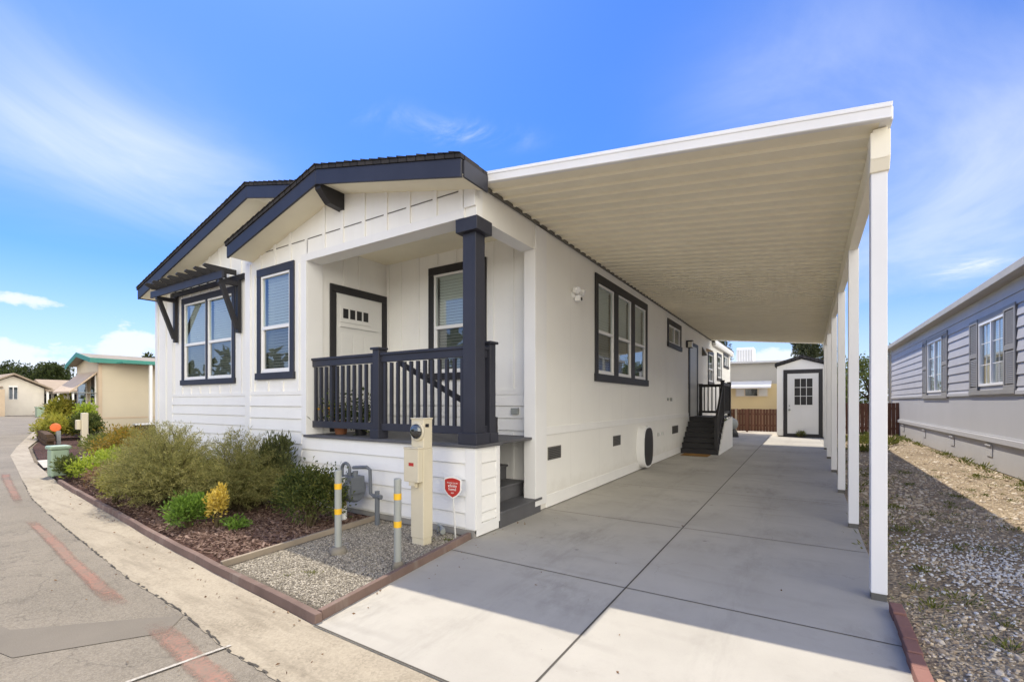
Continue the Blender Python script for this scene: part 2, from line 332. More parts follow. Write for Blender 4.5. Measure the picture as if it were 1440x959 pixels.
MT['earth'] = soil('dry_earth', [(.18, .15, .11), (.22, .19, .14), (.26, .22, .17)], 6)

def chips(name, cols, rough=.85):
    m = N(name); g = m.n('ShaderNodeNewGeometry')
    c = m.ramp(g.outputs['Random Per Island'], [(i / (len(cols) - 1), q) for i, q in enumerate(cols)])
    m.color(c); m.set(rough, 0, .25); m.bump(m.noise(140, 3, .6), .3, .003); return m.m
MT['mulch'] = chips('bark_chips', [(.06, .034, .026), (.125, .075, .057), (.18, .115, .088), (.27, .19, .15)])
MT['gravel'] = chips('grey_gravel', [(.14, .125, .10), (.25, .225, .18), (.34, .305, .245), (.50, .455, .375)])
MT['stones'] = chips('tan_stones', [(.28, .215, .15), (.44, .35, .24), (.54, .45, .32), (.64, .57, .46)])
MT['wstones'] = chips('white_stones', [(.52, .50, .47), (.62, .61, .59), (.72, .71, .69)])

def leaf(name, cols, rough=.55, trans=.35):
    m = N(name); g = m.n('ShaderNodeNewGeometry')
    big = m.noise(3.0, 4, .6)
    fac = m.math('ADD', m.math('MULTIPLY', g.outputs['Random Per Island'], .65), m.rng(big, .3, .7, 0, .35))
    c = m.ramp(fac, [(i / (len(cols) - 1), q) for i, q in enumerate(cols)])
    m.color(c); m.set(rough, 0, .3)
    tr = m.n('ShaderNodeBsdfTranslucent'); m.l(c, tr.inputs['Color'])
    mx = m.n('ShaderNodeMixShader'); mx.inputs[0].default_value = trans
    m.l(m.b.outputs[0], mx.inputs[1]); m.l(tr.outputs[0], mx.inputs[2]); m.l(mx.outputs[0], m.o.inputs['Surface']); return m.m
MT['l_feather'] = leaf('olive_needles', [(.10, .11, .035), (.20, .205, .065), (.32, .30, .10), (.46, .41, .16)])
MT['l_upright'] = leaf('dull_green_leaves', [(.05, .062, .022), (.10, .115, .04), (.16, .165, .06)])
MT['l_dark'] = leaf('dark_green_leaves', [(.025, .042, .012), (.06, .085, .02), (.11, .13, .03), (.17, .165, .04)])
MT['l_bright'] = leaf('bright_green_leaves', [(.07, .135, .018), (.14, .24, .035), (.22, .34, .06)])
MT['l_lime'] = leaf('lime_leaves', [(.16, .23, .02), (.30, .38, .035), (.42, .46, .07)])
MT['l_gold'] = leaf('gold_leaves', [(.42, .31, .04), (.62, .46, .08), (.72, .60, .20)])
MT['l_amber'] = leaf('amber_leaves', [(.10, .12, .025), (.28, .21, .03), (.42, .22, .03)])
MT['l_rust'] = leaf('rusty_leaves', [(.10, .055, .03), (.22, .13, .07), (.32, .22, .12)])
MT['l_yel'] = leaf('yellow_green_leaves', [(.14, .16, .02), (.30, .29, .04), (.42, .36, .06)])
MT['l_tree'] = leaf('tree_leaves', [(.022, .036, .012), (.05, .07, .02), (.09, .11, .03)])
MT['l_hedge'] = leaf('hedge_leaves', [(.05, .075, .018), (.11, .14, .03), (.18, .20, .05)])
MT['l_cedar'] = leaf('cedar_needles', [(.025, .036, .016), (.055, .068, .03), (.10, .11, .055)])
MT['l_weed'] = leaf('weed_leaves', [(.07, .10, .02), (.15, .17, .035), (.26, .23, .06)])
MT['petal'] = leaf('orange_petals', [(.55, .22, .03), (.65, .36, .06)])

def fence_mat():
    m = N('red_brown_fence_boards'); sp = m.n('ShaderNodeSeparateXYZ'); m.l(m.co(), sp.inputs[0])
    i = m.math('FLOOR', m.math('DIVIDE', sp.outputs[0], .14)); wn_ = m.n('ShaderNodeTexWhiteNoise', noise_dimensions='1D'); m.l(i, wn_.inputs['W'])
    c = m.ramp(wn_.outputs[0], [(0, (.10, .048, .032)), (1, (.17, .085, .056))])
    c = m.mix(m.rng(m.noise(5, 7, .7, m.mapped((6, 6, .5))), .4, .75, 0, .5), c, (.07, .035, .025)); m.color(c); m.set(.85, 0, .2); return m.m
MT['fence'] = fence_mat()
def redpaint():
    m = N('worn_red_kerb_paint'); n1 = m.noise(46, 5, .75); n2 = m.noise(2.4, 6, .65)
    f = m.math('MULTIPLY', m.rng(n1, .34, .60, .05, .95), m.rng(n2, .28, .58, .15, 1))
    base = m.mix(m.rng(m.noise(.55, 7, .62), .36, .66), (.17, .150, .120), (.235, .207, .166))
    m.color(m.mix(m.math('MULTIPLY', f, .62), base, (.46, .19, .14))); m.bump(n1, .4, .005); m.set(.9, 0, .2)
    # worn away completely in places
    tr = m.n('ShaderNodeBsdfTransparent'); mx = m.n('ShaderNodeMixShader'); sp = m.n('ShaderNodeSeparateXYZ')
    at = m.n('ShaderNodeAttribute'); at.attribute_name = 'wear'
    e = m.rng(m.math('ADD', m.math('MULTIPLY', at.outputs['Fac'], .55), m.math('ADD', m.math('MULTIPLY', m.noise(7, 6, .7), .7), m.math('MULTIPLY', n1, .45))), .66, 1.10, 0.0, .85)
    m.l(e, mx.inputs[0]); m.l(tr.outputs[0], mx.inputs[1]); m.l(m.b.outputs[0], mx.inputs[2]); m.l(mx.outputs[0], m.o.inputs['Surface'])
    return m.m
MT['redpaint'] = redpaint()
def whitepaint():
    m = N('worn_white_line'); n1 = m.noise(30, 5, .75)
    m.color(m.mix(m.rng(n1, .35, .62), (.25, .225, .18), (.50, .475, .43))); m.set(.9, 0, .2); return m.m
MT['wline'] = whitepaint()

# ------------------------------------------------------------------ mesh builder
LOC = {}
class MB:
    def __init__(s, tf=None): s.v = []; s.f = []; s.tf = tf
    def _add(s, vs_, fs):
        b = len(s.v)
        if s.tf: vs_ = [s.tf(*p) for p in vs_]
        s.v += [tuple(p) for p in vs_]; s.f += [tuple(i + b for i in f) for f in fs]; return s
    def box(s, x0, x1, y0, y1, z0, z1):
        x0, x1 = sorted((x0, x1)); y0, y1 = sorted((y0, y1)); z0, z1 = sorted((z0, z1))
        return s._add([(x0, y0, z0), (x1, y0, z0), (x1, y1, z0), (x0, y1, z0), (x0, y0, z1), (x1, y0, z1), (x1, y1, z1), (x0, y1, z1)],
                      [(0, 3, 2, 1), (4, 5, 6, 7), (0, 1, 5, 4), (1, 2, 6, 5), (2, 3, 7, 6), (3, 0, 4, 7)])
    def quad(s, *p): return s._add(list(p), [tuple(range(len(p)))])
    def prism(s, pts, ext):
        """polygon (3-d points, planar) pushed along vector ext"""
        n = len(pts); e = Vector(ext); a = [Vector(p) for p in pts]; b = [p + e for p in a]
        fs = [tuple(reversed(range(n))), tuple(range(n, 2 * n))] + [(i, (i + 1) % n, n + (i + 1) % n, n + i) for i in range(n)]
        return s._add([tuple(p) for p in a + b], fs)
    def bar(s, p, q, w, h, up=(0, 0, 1)):
        p, q = Vector(p), Vector(q); d = (q - p).normalized(); u = Vector(up); r = d.cross(u)
        if r.length < 1e-4: r = d.cross(Vector((1, 0, 0)))
        r.normalize(); u = r.cross(d).normalized(); r *= w / 2; u *= h / 2
        vs_ = [p - r - u, p + r - u, p + r + u, p - r + u, q - r - u, q + r - u, q + r + u, q - r + u]
        return s._add([tuple(x) for x in vs_], [(0, 3, 2, 1), (4, 5, 6, 7), (0, 1, 5, 4), (1, 2, 6, 5), (2, 3, 7, 6), (3, 0, 4, 7)])
    def tube(s, pts, r, n=12, cap=True):
        pts = [Vector(p) for p in pts]; rs = r if isinstance(r, (list, tuple)) else [r] * len(pts); vs_ = []; fs = []
        ref = None
        for i, p in enumerate(pts):
            d = (pts[min(i + 1, len(pts) - 1)] - pts[max(i - 1, 0)]).normalized()
            if ref is None: ref = d.orthogonal().normalized()
            ref = (ref - d * ref.dot(d)).normalized(); o = d.cross(ref)
            for k in range(n):
                a = 2 * math.pi * k / n; vs_.append(tuple(p + (ref * math.cos(a) + o * math.sin(a)) * rs[i]))
        for i in range(len(pts) - 1):
            for k in range(n):
                fs.append((i * n + k, i * n + (k + 1) % n, (i + 1) * n + (k + 1) % n, (i + 1) * n + k))
        if cap: fs += [tuple(reversed(range(n))), tuple(range((len(pts) - 1) * n, len(pts) * n))]
        return s._add(vs_, fs)
    def lathe(s, c, prof, n=20, axis=(0, 0, 1)):
        ax = Vector(axis).normalized(); return s.tube_prof(c, prof, n, ax)
    def tube_prof(s, c, prof, n, ax):
        c = Vector(c); e1 = ax.orthogonal().normalized(); e2 = ax.cross(e1); vs_ = []; fs = []
        for (r, h) in prof:
            for k in range(n):
                a = 2 * math.pi * k / n; vs_.append(tuple(c + ax * h + (e1 * math.cos(a) + e2 * math.sin(a)) * max(r, 1e-4)))
        for i in range(len(prof) - 1):
            for k in range(n): fs.append((i * n + k, i * n + (k + 1) % n, (i + 1) * n + (k + 1) % n, (i + 1) * n + k))
        fs += [tuple(reversed(range(n))), tuple(range((len(prof) - 1) * n, len(prof) * n))]
        return s._add(vs_, fs)
    def build(s, name, mat, parent=None, bevel=0.0, smooth=False, origin=None):
        o_ = LOC.get(parent.name, Vector()) if parent else (Vector(origin) if origin else Vector())
        me = bpy.data.meshes.new(name); me.from_pydata([(p[0] - o_[0], p[1] - o_[1], p[2] - o_[2]) for p in s.v], [], s.f)
        bm = bmesh.new(); bm.from_mesh(me); bmesh.ops.recalc_face_normals(bm, faces=bm.faces); bm.to_mesh(me); bm.free()
        me.materials.append(mat if not isinstance(mat, str) else MT[mat])
        ob = bpy.data.objects.new(name, me); col.objects.link(ob)
        if smooth:
            for p in me.polygons: p.use_smooth = True
        if parent: ob.parent = parent; LOC[ob.name] = o_
        elif origin: ob.location = o_; LOC[ob.name] = o_
        if bevel:
            b = ob.modifiers.new('bevel', 'BEVEL'); b.width = bevel; b.segments = 2; b.limit_method = 'ANGLE'; b.angle_limit = R(40)
        return ob
def thing(name, loc, label, cat, group=None):
    o = bpy.data.objects.new(name, None); col.objects.link(o); o.location = loc; o.empty_display_size = .2
    LOC[o.name] = Vector(loc); o['label'] = label; o['category'] = cat
    if group: o['group'] = group
    return o
def tag(o, label, cat, group=None, kind=None):
    o['label'] = label; o['category'] = cat
    if group: o['group'] = group
    if kind: o['kind'] = kind
    return o
def struct(o): o['kind'] = 'structure'; return o
def copy_tree(o, parent=None):
    c = o.copy(); col.objects.link(c)
    if parent: c.parent = parent
    for ch in list(o.children): copy_tree(ch, c)
    return c
def wall_holes(tf, u0, u1, z0, z1, holes):
    m = MB(tf); us = sorted({u0, u1, *[h[0] for h in holes], *[h[1] for h in holes]}); zs = sorted({z0, z1, *[h[2] for h in holes], *[h[3] for h in holes]})
    for i in range(len(us) - 1):
        for j in range(len(zs) - 1):
            cu, cz = (us[i] + us[i + 1]) / 2, (zs[j] + zs[j + 1]) / 2
            if any(h[0] < cu < h[1] and h[2] < cz < h[3] for h in holes): continue
            m.quad((us[i], 0, zs[j]), (us[i + 1], 0, zs[j]), (us[i + 1], 0, zs[j + 1]), (us[i], 0, zs[j + 1]))
    return m
def front(y): return lambda u, w, z: (u, y - w, z)          # faces -Y, w outward
def plusx(x): return lambda u, w, z: (x + w, u, z)          # faces +X
def minusx(x): return lambda u, w, z: (x - w, u, z)         # faces -X

def laps(tf, u0, u1, z0, z1, pitch=.19, out=.026):
    m = MB(tf); z = z1
    while z > z0 + .02:
        zb = max(z - pitch, z0)
        zl = zb + .014; m._add([(u0, .006, z), (u1, .006, z), (u1, out, zl), (u0, out, zl), (u0, .001, zl + .02), (u1, .001, zl + .02)], [(0, 1, 2, 3), (3, 2, 5, 4), (0, 3, 4), (1, 5, 2)]); z = zb
    return m
def trim_frame(m, u0, u1, z0, z1, t, w0, w1, sill=True):
    m.box(u0 - t, u1 + t, w0, w1, z1, z1 + t * 1.15); m.box(u0 - t, u0, w0, w1 - .002, z0, z1); m.box(u1, u1 + t, w0, w1 - .002, z0, z1)
    m.box(u0 - t - (.02 if sill else 0), u1 + t + (.02 if sill else 0), w0, w1 + (.02 if sill else -.001), z0 - t, z0)
    return m
def window(parent, tf, u0, u1, z0, z1, ncol=1, trim=.1, trimmat='navy', mid=.46, horiz=False, blinds=True, mull=.1, depth=.028, seg=None, lower='screen', half=False):
    """u0..z1 = the glazed opening (frame outside). Casing is the window part; frame, pane, blind are its sub-parts"""
    m = MB(tf); trim_frame(m, u0, u1, z0, z1, trim, .002, depth)
    cw = (u1 - u0 - mull * (ncol - 1)) / ncol; cols = [(u0 + i * (cw + mull), u0 + i * (cw + mull) + cw) for i in range(ncol)]
    for i in range(ncol - 1): m.box(cols[i][1], cols[i + 1][0], .002, depth - .004, z0, z1)
    w = m.build('window', trimmat, parent, .004)
    for a, b in cols:
        f = MB(tf); t = .035
        f.box(a, b, -.05, .014, z1 - t, z1); f.box(a, b, -.05, .014, z0, z0 + t); f.box(a, a + t, -.05, .012, z0 + t, z1 - t); f.box(b - t, b, -.05, .012, z0 + t, z1 - t)
        zm = z0 + (z1 - z0) * mid; um = (a + b) / 2
        if horiz: f.box(um - .02, um + .02, -.045, .010, z0 + t, z1 - t)
        else:
            f.box(a + t, b - t, -.045, .012, zm - .025, zm + .03); q = .022
            f.box(a + t, a + t + q, -.045, .004, z0 + t, zm - .025); f.box(b - t - q, b - t, -.045, .004, z0 + t, zm - .025); f.box(a + t + q, b - t - q, -.045, .004, z0 + t, z0 + t + q + .01)
        f.build('frame', 'vinyl', w, .003)
        if horiz: panes = [(a + t, um - .02, z0 + t, z1 - t, 'glass', -.012), (um + .02, b - t, z0 + t, z1 - t, 'glass', -.018)]
        else: panes = [(a + t, b - t, zm + .03, z1 - t, 'glass', -.012), (a + t + .022, b - t - .022, z0 + t + .03, zm - .025, lower, -.02)]
        for (pa, pb, pz0, pz1, mt, ww) in panes:
            MB(tf).quad((pa, ww, pz0), (pb, ww, pz0), (pb, ww, pz1), (pa, ww, pz1)).build('pane', mt, w)
        if blinds:
            s = MB(tf); z = z1 - .05; ba = a + .05 + (cw * .42 if half else 0)
            while z > z0 + .05:
                s._add([(ba, -.075, z), (b - .04, -.075, z), (b - .04, -.095, z - .036), (ba, -.095, z - .036)], [(0, 1, 2, 3)]); z -= .048
            s.box(ba, b - .04, -.11, -.07, z1 - .05, z1 - .01)
            for q in (ba + .1, b - .14): s.box(q, q + .006, -.088, -.085, z0 + .04, z1 - .05)
            s.build('blind', 'blind', w)
    return w

# ------------------------------------------------------------------ ground, road, kerbs
def sheet(name, pts, z, mat, cut=None):
    m = MB(); m.quad(*[(x, y, z) for x, y in pts]); return struct(m.build(name, mat))
sheet('ground', [(-400, -300), (400, -300), (400, 500), (-400, 500)], -.05, 'earth')
ASP = [(30, 1.46), (-2.43, 1.47), (-3.1, 1.49), (-3.89, 1.57), (-5.0, 1.61), (-6.57, 1.74), (-8.54, 1.90), (-10.5, 2.1), (-13.2, 2.5), (-16.65, 3.05), (-19.35, 3.5), (-23, 4.3), (-32.7, 6.6), (-45, 10.0), (-62, 14.5), (-70, 18.5), (-72, 13), (-82, 8), (-90, 0), (-90, -40), (40, -40), (40, 1.46)]
sheet('road', ASP[:-1], -.004, 'asphalt')
KERB = [(-2.86, 1.955), (-4.52, 2.06), (-5.91, 2.16), (-8.26, 2.38), (-10.2, 2.55), (-11.99, 2.72)]
GUT = [(30, 1.95), (-1.76, 1.93), (-2.87, 1.95)] + KERB[1:] + [(-12.42, 2.80), (-16.73, 3.36), (-22.12, 4.3), (-29.0, 6.1), (-45, 10.8)]
AE = [(30, 1.44), (-2.43, 1.45), (-3.1, 1.47), (-3.89, 1.55), (-5.0, 1.59), (-6.57, 1.72), (-8.54, 1.88), (-10.5, 2.08), (-13.2, 2.48), (-16.65, 3.0), (-19.35, 3.4), (-23, 4.2), (-32.7, 6.5), (-45, 9.9)]
# the strip is one ribbon: ragged inner edge against the asphalt
def ribbon(name, A, B, z, mat):
    m = MB(); m.quad(*[(x, y, z) for x, y in A] + [(x, y, z) for x, y in reversed(B)]); return struct(m.build(name, mat))
def ragged(L, step, amp):
    out = []
    for (x0, y0), (x1, y1) in zip(L[:-1], L[1:]):
        n = max(1, int(math.hypot(x1 - x0, y1 - y0) / step)) if x0 < 6 and x1 > -14 else 1
        for i in range(n):
            t = i / n; out.append((x0 + (x1 - x0) * t, y0 + (y1 - y0) * t + (rnd.uniform(-amp, amp) if i else 0)))
    out.append(L[-1]); return out
ribbon('gutter_strip', ragged(AE, .06, .010), GUT, .0, 'gutter')
# dirty seam where asphalt meets the strip
sm = MB(); L = ragged(AE, .05, .008)
for (a, b) in zip(L[:-1], L[1:]):
    if a[0] < 4 and b[0] > -13 and rnd.random() < .55:
        w = rnd.uniform(.003, .012); sm.quad((a[0], a[1] - .004, .004), (b[0], b[1] - .004, .004), (b[0], b[1] + w, .004), (a[0], a[1] + w, .004))
struct(sm.build('road_seam', 'joint'))
# old utility patch, painted marks
sheet('road_patch', [(-4.0, .35), (-2.9, .55), (-4.34, 1.50), (-3.92, 1.545), (-3.55, 1.36), (-3.3, 1.2)][:0] or [(-9.5, .12), (-4.55, .80), (-4.05, 1.30), (-3.80, 1.53), (-3.62, 1.36), (-4.05, .72), (-9.0, -.20)], .0, 'patch')
def stripe(name, A, B, mat, z=.0035):
    m = MB()
    A_ = np.array(A); B_ = np.array(B); K = 24; J = 6; wear = []
    tt = np.linspace(0, len(A) - 1, K * (len(A) - 1) + 1); V = []
    for i, t in enumerate(tt):
        k = min(int(t), len(A) - 2); f = t - k; a = A_[k] * (1 - f) + A_[k + 1] * f; b = B_[k] * (1 - f) + B_[k + 1] * f
        for j in range(J + 1):
            q = a + (b - a) * j / J; V.append((q[0], q[1], z)); ed = min(j, J - j) / (J / 2); en = min(i, len(tt) - 1 - i) / 6
            wear.append(max(0, min(1, min(ed * 1.7, en * .7))))
    F_ = [(i * (J + 1) + j, i * (J + 1) + j + 1, (i + 1) * (J + 1) + j + 1, (i + 1) * (J + 1) + j) for i in range(len(tt) - 1) for j in range(J)]
    m._add(V, F_); o = m.build(name, mat); at = o.data.attributes.new('wear', 'FLOAT', 'POINT'); at.data.foreach_set('value', wear); return struct(o)
stripe('red_kerb_stripe', [(-8.6, 1.62), (-7.17, 1.51), (-6.0, 1.40), (-4.40, 1.27)], [(-8.6, 1.74), (-7.0, 1.63), (-6.0, 1.53), (-4.28, 1.41)], 'redpaint')
stripe('red_kerb_stripe', [(-3.90, 1.29), (-2.85, 1.19), (-1.6, 1.1)], [(-3.80, 1.45), (-2.62, 1.34), (-1.5, 1.26)], 'redpaint')
stripe('red_kerb_stripe', [(-14.6, 2.42), (-13.81, 2.28), (-9.87, 1.78)], [(-14.5, 2.55), (-13.62, 2.42), (-9.74, 1.88)], 'redpaint')
stripe('white_survey_line', [(-3.165, .99), (-3.085, 1.50)], [(-3.14, .99), (-3.06, 1.50)], 'wline', .0055)
# driveway slab
DR = [(-2.87, 1.94), (-3.16, 4.14), (-3.16, 23.9), (.80, 23.9), (.62, 12.3), (.575, 8.5), (.555, 4.57), (.53, 3.3), (.56, 1.94)]
m = MB(); m.prism([(x, y, -.03) for x, y in DR], (0, 0, .036)); struct(m.build('driveway', 'drive', bevel=.004))
jt = MB()
def jline(p, q, w):
    d = Vector((q[0] - p[0], q[1] - p[1], 0)).normalized(); n = Vector((-d.y, d.x, 0)) * w / 2
    jt.quad((p[0] - n.x, p[1] - n.y, .0095), (q[0] - n.x, q[1] - n.y, .0095), (q[0] + n.x, q[1] + n.y, .0095), (p[0] + n.x, p[1] + n.y, .0095))
jline((-1.24, 1.95), (-1.26, 23.8), .013)
for k, yj in enumerate((3.70, 5.84, 8.4, 11.0, 13.6, 16.4, 19.2)):
    jline((-3.1, yj), (-1.252, yj + .015), .009); jline((-1.248, yj + .02), (.55, yj + .06), .009)
jline((-2.86, 1.943), (.55, 1.935), .014)
struct(jt.build('driveway_joints', 'joint'))
# beds
sheet('mulch_bed', [(-4.56, 2.10), (-4.62, 3.0), (-4.72, 4.2), (-7.9, 4.2), (-7.9, 4.66), (-14.5, 4.66), (-14.5, 3.1), (-12.0, 2.76), (-8.26, 2.42), (-5.91, 2.2)], .025, 'mulchbed')
sheet('gravel_bed', [(-2.93, 2.0), (-3.20, 4.14), (-4.70, 4.2), (-4.60, 3.0), (-4.54, 2.10)], .018, 'gravelbed')
sheet('side_yard', [(.55, -8), (.53, 3.3), (.555, 4.57), (.575, 8.5), (.62, 12.3), (.80, 23.9), (.80, 27), (3.7, 29.5), (3.7, -8)], .0, 'yard')
sheet('back_yard', [(-30, 24.02), (.80, 24.02), (.80, 27), (3.7, 29.5), (3.7, 60), (-30, 60)], -.002, 'walk')
# neighbours' walk and beds to the left
sheet('front_walk', [(-14.9, 3.15), (-16.9, 3.45), (-17.3, 9.0), (-15.3, 9.0)], .02, 'walk')
sheet('neighbour_bed', [(-17.0, 3.5), (-22.1, 4.4), (-29, 6.2), (-33, 7.3), (-33, 8.2), (-28.8, 8.1), (-28.8, 18), (-17.4, 18)], .015, 'mulchbed')

# edging: cast concrete strips, one piece per side
def edging(name, L, w, z0, z1, mat, label):
    m = MB(); n = len(L); lft = []; rgt = []
    for i in range(n):
        d = Vector((L[min(i + 1, n - 1)][0] - L[max(i - 1, 0)][0], L[min(i + 1, n - 1)][1] - L[max(i - 1, 0)][1], 0)).normalized(); q = Vector((-d.y, d.x, 0)) * w / 2
        lft.append((L[i][0] + q.x, L[i][1] + q.y)); rgt.append((L[i][0] - q.x, L[i][1] - q.y))
    vs_ = []; fs = []
    for a, b in zip(lft, rgt):
        vs_ += [(*a, z0), (a[0] * .9 + b[0] * .1, a[1] * .9 + b[1] * .1, z1), (b[0] * .9 + a[0] * .1, b[1] * .9 + a[1] * .1, z1), (*b, z0)]
    for i in range(n - 1):
        for k in range(4): fs.append((i * 4 + k, i * 4 + (k + 1) % 4, (i + 1) * 4 + (k + 1) % 4, (i + 1) * 4 + k))
    fs += [(3, 2, 1, 0), tuple((n - 1) * 4 + k for k in range(4))]
    m._add(vs_, fs); o = m.build(name, mat, bevel=.006, origin=(L[0][0], L[0][1], 0)); tag(o, label, 'edging'); return o
def dens(L, step=.35, amp=.006):
    out = []
    for (x0, y0), (x1, y1) in zip(L[:-1], L[1:]):
        n = max(1, int(math.hypot(x1 - x0, y1 - y0) / step))
        for i in range(n): out.append((x0 + (x1 - x0) * i / n, y0 + (y1 - y0) * i / n + rnd.uniform(-amp, amp)))
    return out + [L[-1]]
edging('bed_edging', dens([(x, y + .03) for x, y in KERB]), .062, -.01, .07, 'kerbred', 'long red-brown concrete edging between the planting bed and street gutter')
edging('bed_edging', dens([(-2.90, 2.02), (-3.05, 3.1), (-3.19, 4.12)]), .06, -.01, .075, 'kerbred', 'short red-brown edging between grey gravel bed and driveway')
edging('bed_edging', dens([(-4.55, 2.13), (-4.62, 3.0), (-4.70, 4.12)], .3, .012), .05, .0, .075, 'edging', 'thin pale edging strip dividing bark mulch from grey gravel')
# brick row at right of the driveway: bricks are its surface pattern
m = MB(); y = 4.35; k = 0
while y > 2.0:
    x = .575 + (4.35 - y) * -.02 + rnd.uniform(-.006, .006); h = .07 + rnd.uniform(-.008, .008)
    m.box(x - .035 , x + .04, y - .185, y, -.02, h); y -= .195
tag(m.build('brick_edging', 'bricks', bevel=.006, origin=(.57, 3.5, 0)), 'row of red bricks edging the driveway beside the stony yard', 'edging')

# ------------------------------------------------------------------ loose stuff: gravel, mulch, stones, weeds
def inside(pt, poly):
    x, y = pt; c = False; n = len(poly); j = n - 1
    for i in range(n):
        xi, yi = poly[i]; xj, yj = poly[j]
        if (yi > y) != (yj > y) and x < (xj - xi) * (y - yi) / (yj - yi) + xi: c = not c
        j = i
    return c
def from_np(name, v, f, mat):
    me = bpy.data.meshes.new(name); me.from_pydata(v.tolist(), [], f.tolist()); me.materials.append(MT[mat]); me.update()
    o = bpy.data.objects.new(name, me); col.objects.link(o); return o
OCT = np.array([(1, 0, 0), (-1, 0, 0), (0, 1, 0), (0, -1, 0), (0, 0, 1), (0, 0, -1)], float)
OCF = np.array([(0, 2, 4), (2, 1, 4), (1, 3, 4), (3, 0, 4), (2, 0, 5), (1, 2, 5), (3, 1, 5), (0, 3, 5)])
def subdiv(V, F):
    V = [tuple(v) for v in V]; d = {}; out = []
    def mid(a, b):
        k = (min(a, b), max(a, b))
        if k not in d: q = (np.array(V[a]) + np.array(V[b])) / 2; V.append(tuple(q / np.linalg.norm(q) * .97)); d[k] = len(V) - 1
        return d[k]
    for a, b, c in F: x, y, z = mid(a, b), mid(b, c), mid(c, a); out += [(a, x, z), (x, b, y), (z, y, c), (x, y, z)]
    return np.array(V), np.array(out)
OCT, OCF = subdiv(OCT, OCF)
CUB = np.array([(x, y, z) for x in (-1, 1) for y in (-1, 1) for z in (-1, 1)], float)
CUF = np.array([(0, 1, 3, 2), (4, 6, 7, 5), (0, 4, 5, 1), (2, 3, 7, 6), (0, 2, 6, 4), (1, 5, 7, 3)])
rs = np.random.RandomState(3)
def scatter(name, pts, base, size, mat, label, cat, shape='stone', flat=.6):
    V, F = (OCT, OCF) if shape == 'stone' else (CUB, CUF)
    n = len(pts); P = np.array([(p[0], p[1], base) for p in pts]); vs_ = np.repeat(V[None], n, 0)
    if shape == 'stone': vs_ = vs_ * rs.uniform(.8, 1.15, (n, len(V), 1)) + rs.uniform(-.12, .12, (n, len(V), 3))
    sz = np.array([size(p) for p in pts])[:, None] if callable(size) else rs.uniform(size[0], size[1], (n, 1))
    if shape == 'stone': sc = np.concatenate([sz * rs.uniform(.8, 1.3, (n, 1)), sz * rs.uniform(.7, 1.1, (n, 1)), sz * flat], 1)
    else: sc = np.concatenate([sz * rs.uniform(.7, 1.8, (n, 1)), sz * .42 * rs.uniform(.6, 1.3, (n, 1)), sz * .16 * np.ones((n, 1))], 1)
    vs_ = vs_ * sc[:, None, :]
    a = rs.uniform(0, 6.28, n); b = rs.normal(0, .35, n); ca, sa, cb, sb = np.cos(a), np.sin(a), np.cos(b), np.sin(b)
    x, y, z = vs_[..., 0], vs_[..., 1], vs_[..., 2]
    y, z = y * cb[:, None] - z * sb[:, None], y * sb[:, None] + z * cb[:, None]
    x, z = x * cb[:, None] + z * sb[:, None], -x * sb[:, None] + z * cb[:, None]
    x, y = x * ca[:, None] - y * sa[:, None], x * sa[:, None] + y * ca[:, None]
    v = np.stack([x, y, z], -1) + P[:, None, :]; v[..., 2] += sz * .12
    f = (F[None] + (np.arange(n) * len(V))[:, None, None]).reshape(-1, F.shape[1])
    o = from_np(name, v.reshape(-1, 3), f, mat); tag(o, label, cat, kind='stuff'); return o
def pick(poly, n, keep=None):
    xs = [p[0] for p in poly]; ys = [p[1] for p in poly]; out = []
    while len(out) < n:
        p = (rnd.uniform(min(xs), max(xs)), rnd.uniform(min(ys), max(ys)))
        if inside(p, poly) and (keep is None or keep(p)): out.append(p)
    return out
GP = [(-2.98, 2.1), (-3.24, 4.1), (-4.64, 4.1), (-4.55, 3.0), (-4.48, 2.2)]
scatter('gravel', pick(GP, 26000), .018, (.003, .0105), 'gravel', 'loose grey gravel around the meter and bollards', 'gravel')
MP = [(-4.62, 2.22), (-4.66, 3.0), (-4.75, 4.1), (-7.9, 4.1), (-12, 4.4), (-12, 2.9), (-8.26, 2.5), (-5.91, 2.3)]
scatter('bark_mulch', pick(MP, 13000, lambda p: rnd.random() < min(1, 4.5 / (-p[0] - 1))), .028, (.008, .026), 'mulch', 'red-brown bark mulch under the shrubs', 'mulch', 'chip')
YP = [(.64, 1.7), (.66, 8.5), (.72, 12), (.85, 24), (3.6, 28), (3.6, 1.7)]
scatter('yard_stones', pick(YP, 24000, lambda p: rnd.random() < min(1, (4 / p[1]) ** 1.3) * (.25 + .75 * (math.sin(p[0] * 2.7 + 1.3 * math.sin(p[1] * 1.1)) * math.sin(p[1] * 1.9 + p[0]) > -.25))), .0, lambda p: (rnd.uniform(.004, .013) if rnd.random() < .9 else rnd.uniform(.014, .026)) * (1 if p[1] < 8 else 1.7), 'stones', 'tan stones strewn over the side yard', 'stones')
def wkeep(p):
    x, y = p; d = ((x - 1.55) / .75) ** 2 + ((y - 5.9) / 1.5) ** 2 ; e = ((x - 1.75) / .55) ** 2 + ((y - 4.6) / .8) ** 2
    return rnd.random() < .8 * math.exp(-2.2 * min(d, e)) + .03
scatter('white_stones', pick([(.75, 1.8), (.75, 8.5), (3.2, 8.5), (3.2, 1.8)], 2300, wkeep), .008, (.006, .016), 'wstones', 'drift of white stones in the side yard', 'stones')

